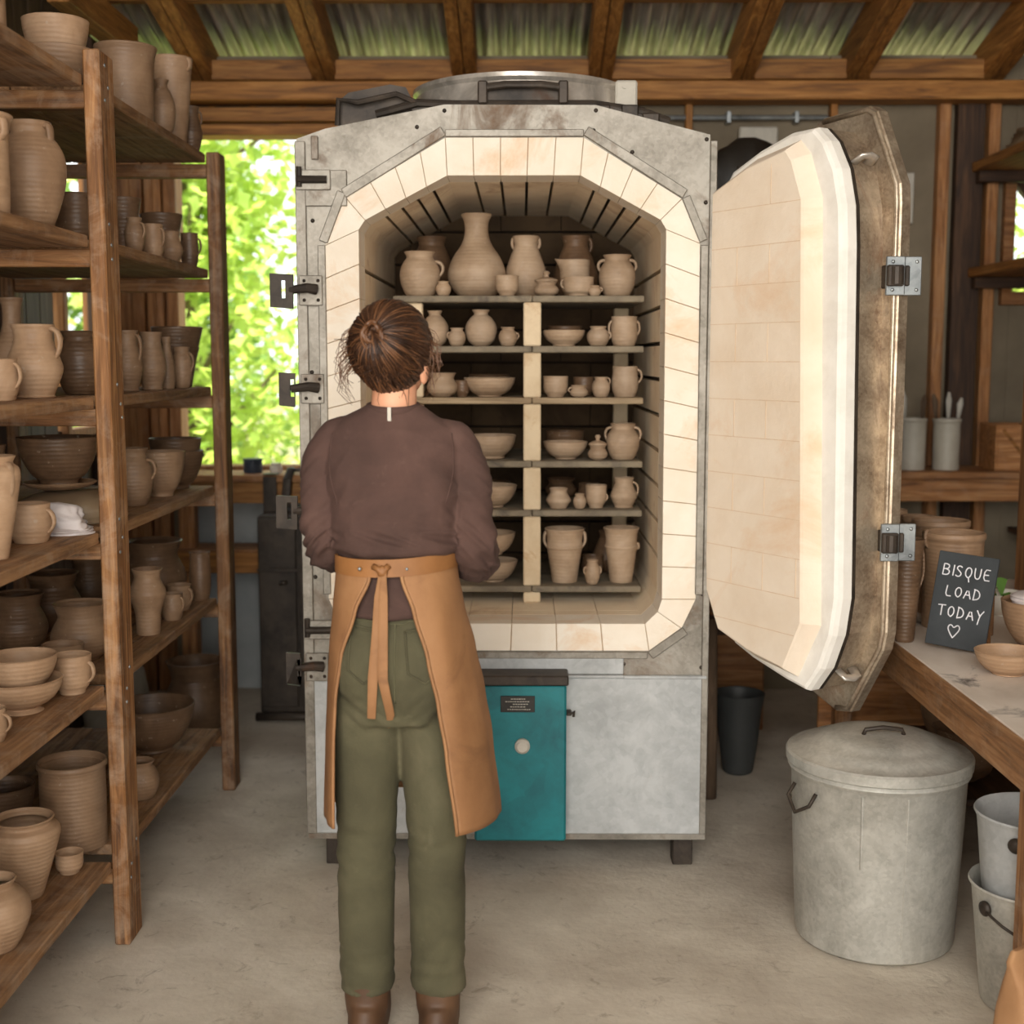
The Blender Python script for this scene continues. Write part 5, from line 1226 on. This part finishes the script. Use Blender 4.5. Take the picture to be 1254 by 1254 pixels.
# hands: palm, four fingers, thumb, loosely closed in front
def hand(wr, d, side):
    d = Vector(d).normalized(); up = Vector((0, 0, 1)); lat = d.cross(up).normalized(); nrm = lat.cross(d)
    wr = Vector(wr)
    Mh = Matrix((lat, d, nrm)).transposed().to_4x4(); Mh.translation = wr + d * .055
    body.ball((0, 0, 0), (.038, .050, .016), Mh, 16)
    body.tube([wr - d * .01, wr + d * .03], [.022, .025], 12)
    for k, (off_, ln) in enumerate(((-.029, .066), (-.010, .076), (.010, .072), (.028, .058))):
        b = wr + d * .085 + lat * off_; c = -nrm
        pts = [b, b + d * ln * .42 + c * .006, b + d * ln * .66 + c * ln * .36, b + d * ln * .62 + c * ln * .66]
        body.tube(pts, [.0098, .0092, .0085, .0072], 10)
    b = wr + d * .03 + lat * side * .032
    body.tube([b, b + lat * side * .022 + d * .026 - nrm * .006, b + lat * side * .018 + d * .052 - nrm * .018], [.0125, .0105, .0085], 10)
hand(armL[-1], (.45, .85, -.1), 1); hand(armR[-1], (-.5, .85, -.05), -1)
for sx in (-1, 1):
    cx = .012 + sx * .075
    body.tube([(cx, 0, .9), (cx, 0, .75), (cx, .0, .47), (cx, -.01, .30), (cx, -.012, .09)], [.08, .074, .050, .050, .036], 18)
    body.tube([(cx, -.045, .05), (cx, .04, .045), (cx + sx * .01, .14, .035)], [.034, .036, .022], 14)
remesh(body, 'body', SKIN, .0055, 2, None, person)
for sx in (-1, 1):
    MB().ball((0, 0, 0), (.0105, .0105, .0085), MH @ Matrix.Translation(Vector((sx * .031, .0735, .006))), 14).build('eye', EYEW, person, (0, 0, 0), True)
    MB().ball((0, 0, 0), (.005, .003, .005), MH @ Matrix.Translation(Vector((sx * .031, .0820, .006))), 12).build('iris', HAIR1, person, (0, 0, 0), True)
    MB().tube([hp(sx * .014, .0875, .024), hp(sx * .031, .0855, .029), hp(sx * .046, .076, .023)], [.002, .003, .0015], 6).build('eyebrow', HAIR1, person, (0, 0, 0), True)
f = MB(); f.tube([hp(-.023, .080, -.054), hp(-.010, .0895, -.051), hp(0, .092, -.052), hp(.010, .0895, -.051), hp(.023, .080, -.054)], [.001, .0035, .004, .0035, .001], 8); f.tube([hp(-.021, .080, -.056), hp(0, .0905, -.060), hp(.021, .080, -.056)], [.001, .0045, .001], 8); f.build('lips', LIP, person, (0, 0, 0), True)
# sweater
sw = MB()
sw.loft([(.010, 0, .982, .131, .112), (.010, 0, .99, .130, .111), (.008, 0, 1.04, .124, .104), (.009, 0, 1.085, .121, .098), (.009, -.004, 1.112, .126, .103), (.009, -.010, 1.125, .139, .115), (.008, -.008, 1.16, .139, .110), (.006, -.004, 1.23, .145, .112), (.005, -.006, 1.31, .152, .110), (.005, -.008, 1.35, .148, .096), (.005, -.010, 1.382, .134, .080), (.004, -.008, 1.404, .106, .067), (.004, -.006, 1.422, .072, .058), (.004, -.006, 1.434, .055, .055)], 56, 2.15)
for path, s in ((armL, -1), (armR, 1)):
    p = [Vector(q) for q in path]; pts = []; rr = []
    rad = [.034, .046, .045, .041, .041, .040, .036, .032] if s < 0 else [.034, .046, .046, .044, .045, .043, .038, .034]
    for i in range(len(p) - 1):
        for k in range(4):
            t = k / 4; a = p[max(i - 1, 0)]; b = p[i]; c = p[i + 1]; d = p[min(i + 2, len(p) - 1)]
            pts.append(.5 * (2 * b + (c - a) * t + (2 * a - 5 * b + 4 * c - d) * t * t + (3 * b - a - 3 * c + d) * t ** 3)); rr.append(rad[i] + (rad[i + 1] - rad[i]) * t)
    sw.tube(pts, rr, 24)
def rid(x, y, z): return (1 - 2.4 * abs(noise.noise(Vector((x, y, z)))))
def swd(co, n):
    x, y, z = co
    k = .003 * noise.noise(Vector((x * 13, y * 13, z * 9))) + .0042 * rid(x * 8 + z * 5, y * 7, z * 11)
    e = abs(x - .008)
    w1 = math.exp(-((z - 1.155) / .035) ** 2) * (e < .145)
    k += w1 * .0095 * rid(x * 11 + 3, y * 6, z * 42 + x * 8)
    arm = max(0, min(1, (e - .125) / .02))
    wa = arm * (math.exp(-((z - 1.12) / .07) ** 2) + .35 * math.exp(-((z - 1.27) / .08) ** 2))
    k += wa * .010 * rid(x * 6, y * 12 + 5, z * 40 + e * 34 + y * 16)
    ws = math.exp(-(((e - .112) / .035) ** 2 + ((z - 1.25) / .07) ** 2))
    k += ws * .009 * rid((e * 30 + z * 20), y * 6, z * 8 + (x > 0) * 4)
    if z < 1.09: k += .0035 * rid(x * 9, y * 9, z * 36)
    return k
swo = remesh(sw, 'sweater', SWEAT, .0045, 6, swd, person)
f = MB(); f.tube([(.004 + .056 * math.cos(a), -.006 + .0575 * math.sin(a), 1.428 - .006 * math.sin(a) * -1) for a in [2 * math.pi * k / 40 for k in range(41)]], .0085, 10, (.55, 1.2)); f.build('neckband', SWEAT, swo, (0, 0, 0), True)
sb = BVHTree.FromPolygons([v.co.copy() for v in swo.data.vertices], [tuple(p.vertices) for p in swo.data.polygons])
for sx in (-1, 1):
    f = MB(); pts = []
    for k in range(15):
        t = k / 14; x = .005 + sx * (.128 - .012 * t + .010 * math.sin(math.pi * t)); z = 1.376 - .15 * t
        h = sb.ray_cast(Vector((x, -1, z)), Vector((0, 1, 0)))
        if h[0]: pts.append(h[0] + Vector((0, -.0004, 0)))
    f.tube(pts, .0016, 6); f.build('armhole_seam', SWEAT, swo, (0, 0, 0), True)
f = MB(); f.box((-.002, -.076, 1.402), (.006, -.0735, 1.432), .0006); f.build('neck_tag', CARD, swo)
# trousers
jn = MB()
jn.loft([(.012, 0, .74, .13, .10), (.012, -.004, .80, .142, .118), (.012, -.010, .855, .145, .124), (.012, -.008, .91, .140, .116), (.010, 0, .97, .128, .10), (.010, 0, 1.03, .118, .093)], 48, 2.2)
for sx in (-1, 1):
    cx = .012 + sx * .073
    jn.ball((cx, -.046, .868), (.069, .082, .10), None, 24)
    jn.tube([(cx, 0, .84), (cx, -.002, .76), (cx + sx * .004, .0, .62), (cx + sx * .006, .0, .46), (cx + sx * .008, -.008, .30), (cx + sx * .008, -.008, .11)], [.086, .082, .074, .066, .064, .062], 28)
def jd(co, n):
    x, y, z = co
    k = .0016 * noise.noise(Vector((x * 16, y * 12, z * 14)))
    k += .005 * math.exp(-((z - .77) / .05) ** 2) * noise.noise(Vector((x * 14, y * 10, z * 40 - abs(x - .012) * 30)))
    k += .006 * math.exp(-((z - .45) / .09) ** 2) * noise.noise(Vector((x * 10, y * 10, z * 34)))
    k += .006 * (z < .22) * noise.noise(Vector((x * 10, y * 10, z * 36)))
    k -= .006 * math.exp(-((x - .012) / .010) ** 2) * (y < -.03) * (.76 < z < .97)
    return k
jo = remesh(jn, 'trousers', JEAN, .0055, 4, jd, person)
jb = BVHTree.FromPolygons([v.co.copy() for v in jo.data.vertices], [tuple(p.vertices) for p in jo.data.polygons])
def onj(x, z, d=.0015):
    h = jb.ray_cast(Vector((x, -1, z)), Vector((0, 1, 0)))
    return (h[0] + Vector((0, -d, 0))) if h[0] else Vector((x, -.11, z))
for sx in (-1, 1):
    pk = [(sx * .022, .955), (sx * .095, .965), (sx * .100, .875), (sx * .066, .845), (sx * .030, .868), (sx * .022, .955)]
    f = MB(); pts = []
    for (a, b) in zip(pk, pk[1:]):
        for k in range(8): t = k / 8; pts.append(onj(.012 + a[0] + (b[0] - a[0]) * t, a[1] + (b[1] - a[1]) * t, .001))
    pts.append(pts[0]); f.tube(pts, .0026, 6); f.tube([p + Vector((0, -.002, -.006)) for p in pts[:8]], .0012, 6); f.build('back_pocket', JEAN, jo, (0, 0, 0), True)
f = MB()
for zz, off_ in ((1.0, 0), (.975, 0)): f.tube([onj(.012 + x / 100, zz - (.006 if abs(x) < 3 else 0), .001) for x in range(-11, 12)], .0016, 6)
f.tube([onj(.012, .97 - .01 * k, .0005) for k in range(18)], .002, 6); f.build('seam', THREAD, jo, (0, 0, 0), True)
# boots
for sx in (-1, 1):
    cx = .012 + sx * .081; f = MB()
    f.tube([(cx, -.015, .16), (cx, -.018, .10), (cx, -.01, .06)], [.050, .052, .05], 18); f.loft([(cx, .03, .0, .045, .135), (cx, .03, .02, .047, .138), (cx, .028, .05, .046, .13), (cx, .015, .085, .04, .10)], 24, 2.4)
    remesh(f, 'boot', BOOT, .007, 4, None, person)
# apron skirt: open at the back, wraps round hips and front
def interp(tab, z):
    for a, b in zip(tab, tab[1:]):
        if a[0] >= z >= b[0]:
            t = (a[0] - z) / (a[0] - b[0]); t = t * t * (3 - 2 * t) * .5 + t * .5
            return [a[i] + (b[i] - a[i]) * t for i in range(1, len(a))]
    return list(tab[-1][1:])
AT = [(1.105, -.122, .136, .106, -.034, .022), (1.07, -.124, .139, .112, -.040, .030), (1.0, -.131, .150, .128, -.072, .056), (.90, -.141, .174, .148, -.104, .086), (.80, -.147, .196, .160, -.116, .108), (.70, -.152, .214, .168, -.120, .124), (.52, -.158, .235, .176, -.122, .146)]
f = MB(); nz, na = 44, 90; vs = []
for j in range(nz + 1):
    z = 1.105 - (1.105 - .52) * j / nz; xl, xr_, b, il, ir = interp(AT, z)
    cx, a = (xl + xr_) / 2, (xr_ - xl) / 2; ff = min(1, (1.105 - z) / .25)
    p0 = math.asin(max(-1, min(1, (ir - cx) / a))); p1 = 2 * math.pi + math.asin(max(-1, min(1, (il - cx) / a)))
    for i in range(na + 1):
        ph = p0 + (p1 - p0) * i / na
        w_ = .007 * ff * noise.noise(Vector((math.cos(ph) * 3.2, math.sin(ph) * 3.2, z * 2.2))) + .004 * ff * math.sin(ph * 7 + z * 3)
        vs.append((cx + (a + w_) * math.sin(ph), -(b + w_) * math.cos(ph) - .006, z))
fs = [(j * (na + 1) + i, j * (na + 1) + i + 1, (j + 1) * (na + 1) + i + 1, (j + 1) * (na + 1) + i) for j in range(nz) for i in range(na)]
f.add(vs, fs); ap = f.build('apron', TAN, person, (0, 0, 0), True); sm = ap.modifiers.new('thickness', 'SOLIDIFY'); sm.thickness = .0032; sm.offset = 1
f = MB()
for i in (0, na): f.tube([Vector(vs[j * (na + 1) + i]) + Vector((0, -.0035, 0)) for j in range(nz + 1)], .0034, 6, (1.2, .8))
f.build('hem', TAN, ap, (0, 0, 0), True)
f = MB(); n = 64; vs2 = []
for (dz, dr) in ((-.019, .0), (-.019, .005), (.019, .005), (.019, 0)):
    for k in range(n):
        a = 2 * math.pi * k / n; vs2.append((.008 + (.131 + dr) * math.cos(a), -.006 + (.113 + dr) * math.sin(a), 1.098 + dz + .006 * math.cos(a) - .004 * max(0, -math.sin(a)) ** 2))
f.add(vs2, [(r * n + k, r * n + (k + 1) % n, ((r + 1) % 4) * n + (k + 1) % n, ((r + 1) % 4) * n + k) for r in range(4) for k in range(n)])
wb = f.build('waistband', TANL, ap, (0, 0, 0), True, 40)
f = MB(); kx = -.011
f.tube([(kx - .02, -.122, 1.098), (kx - .006, -.130, 1.092), (kx, -.131, 1.084), (kx + .006, -.128, 1.092), (kx + .014, -.124, 1.10)], .007, 8); f.ball((kx, -.128, 1.088), (.012, .009, .013), None, 12)
f.build('knot', TANL, ap, (0, 0, 0), True)
for (x0, pts) in ((0, ((-.012, 1.085), (-.020, 1.03), (-.026, .95), (-.032, .86), (-.040, .765))), (1, ((-.008, 1.085), (-.010, 1.03), (-.012, .95), (-.010, .86), (.002, .775), (-.006, .735)))):
    f = MB(); f.tube([Vector((x, min(onj(x, min(z, 1.02), 0).y, -.112 if z > .98 else 0) - .012 - (.004 if x0 else 0) - .006 * math.sin(z * 30), z)) for x, z in pts], [.006, .0095, .0105, .0105, .009, .003][:len(pts)], 10, (1, .17)); f.build('apron_tie', TAN, ap, (0, 0, 0), True, 60)
f = MB()
for sx, x in ((-1, -.060), (1, .040)): f.ball((x, -.119, 1.092), (.004, .003, .004), None, 8)
f.build('rivet', ZINC, ap, (0, 0, 0), True)
# hair
HK = Vector((-.028, -.102, 1.588))                      # the bun's knot
HCc = Vector((-.001, -.004, 1.556))
def hsurf(p, k=1.0):
    d = (p - HCc); zz = d.z / .100
    rx = .0875 * (1 - .30 * max(0, -zz) ** 1.8); ry = .103 * (1 - .22 * max(0, -zz) ** 1.6)
    q = Vector((d.x / rx, d.y / ry, d.z / .100)); q.normalize()
    zz = q.z; rx = .0875 * (1 - .30 * max(0, -zz) ** 1.8); ry = .103 * (1 - .22 * max(0, -zz) ** 1.6)
    return HCc + Vector((q.x * rx, q.y * ry, q.z * .100)) * k
hb = MB(); nn = 56; rows = 40; vs = []
for j in range(rows + 1):
    el = -math.pi / 2 + math.pi * j / rows
    for k in range(nn):
        a = 2 * math.pi * k / nn; p = hsurf(HCc + Vector((math.cos(el) * math.cos(a), math.cos(el) * math.sin(a), math.sin(el))) * .1, .985)
        loc = MH.inverted() @ p
        if loc.y > .03 and loc.z < .050: p = hp(loc.x * .72, min(loc.y, .03), loc.z)      # keep the face clear
        ang = math.atan2(p.z - HK.z, p.x - HK.x); dist = (p - HK).length
        p = p + (p - HCc).normalized() * (.0022 * noise.noise(Vector((math.cos(ang) * 9, math.sin(ang) * 9, 1))) - .006 * math.exp(-(dist / .03) ** 2))
        vs.append(p)
fs = [(j * nn + k, j * nn + (k + 1) % nn, (j + 1) * nn + (k + 1) % nn, (j + 1) * nn + k) for j in range(rows) for k in range(nn)]
hb.add(vs, fs); hair = hb.build('hair', HAIR1, person, (0, 0, 0), True)
rh = random.Random(3); S1, S2 = MB(), MB()
for i in range(760):
    a = rh.uniform(0, 2 * math.pi); el = rh.uniform(-.25, .15)
    d = Vector((math.cos(a), .0 + rh.uniform(-.1, .55), math.sin(a))).normalized()
    if d.y > .3 and d.z < .25: d.y *= .2
    st = hsurf(HCc + d * .1, 1.0)
    pts = []
    m = 11; bend = rh.gauss(0, .17); kk = rh.uniform(.99, 1.055)
    side = (HK - st).cross(Vector((0, 1, 0)))
    for j in range(m):
        t = j / (m - 1); p = st.lerp(HK, t * .97) + side * bend * math.sin(math.pi * t) * .5
        q = hsurf(p, kk + .012 * math.sin(math.pi * t))
        if t > .8: q = q.lerp(HK + Vector((rh.uniform(-.008, .008), .002, rh.uniform(-.008, .008))), (t - .8) / .2 * .8)
        pts.append(q)
    r0 = rh.uniform(.0011, .0024)
    (S2 if rh.random() < .3 else S1).tube(pts, [r0 * (.5 + .5 * math.sin(math.pi * min(1, .15 + j / (m - 1)))) for j in range(m)], 5)
for i in range(300):                                     # loose ends fanning down from the knot
    a = rh.gauss(-math.pi / 2, .75); ln = rh.uniform(.07, .135); pts = []; lf = rh.uniform(.03, .13)
    for j in range(9):
        t = j / 8; p = HK + Vector((math.cos(a) * ln * t, -.0, math.sin(a) * ln * t * 1.05)); q = hsurf(p, 1.03 + lf * math.sin(math.pi * min(1, t * 1.15)) + .03 * t)
        if t < .2: q = q.lerp(HK, .6 - 3 * t)
        pts.append(q + Vector((rh.uniform(-.001, .001), 0, 0)))
    pts[-1] += Vector((rh.gauss(0, .014), rh.uniform(-.01, 0), rh.uniform(-.012, .002)))
    r0 = rh.uniform(.0012, .0026); (S2 if rh.random() < .4 else S1).tube(pts, [r0 * (1 - .75 * j / 8) for j in range(9)], 5)
for i in range(80):                                      # flyaways at sides and nape
    s = rh.choice((-1, -1, 1, 1, 0)); z0 = rh.uniform(1.50, 1.62) if s else 1.475
    st = hsurf(HCc + Vector((s * .09 if s else rh.uniform(-.05, .05), -.03, z0 - HCc.z)), 1.0); L = rh.uniform(.035, .09)
    dx = s * rh.uniform(.005, .028) if s else rh.uniform(-.01, .01)
    pts = [st, st + Vector((dx, -.006, -L * .3)), st + Vector((dx * 1.2 + rh.uniform(-.006, .006), -.008, -L * .7)), st + Vector((dx * .6 + rh.uniform(-.012, .012), -.006, -L))]
    S2.tube(pts, [.0008, .0008, .0006, .0003], 4)
S1.build('hair_strand', HAIR1, hair, (0, 0, 0), True); S2.build('hair_highlight', HAIR2, hair, (0, 0, 0), True)
f = MB()
for k in range(3):
    f.tube([HK + Vector(((.014 + .004 * k) * math.cos(t), -.010 - .006 * math.sin(t * 2 + k), (.019 + .004 * k) * math.sin(t) - .010 * (k == 2))) for t in [2 * math.pi * q / 18 + k for q in range(17)]], [.0042 + .0014 * math.sin(q) for q in range(17)], 7)
f.build('bun_knot', HAIR2, hair, (0, 0, 0), True)
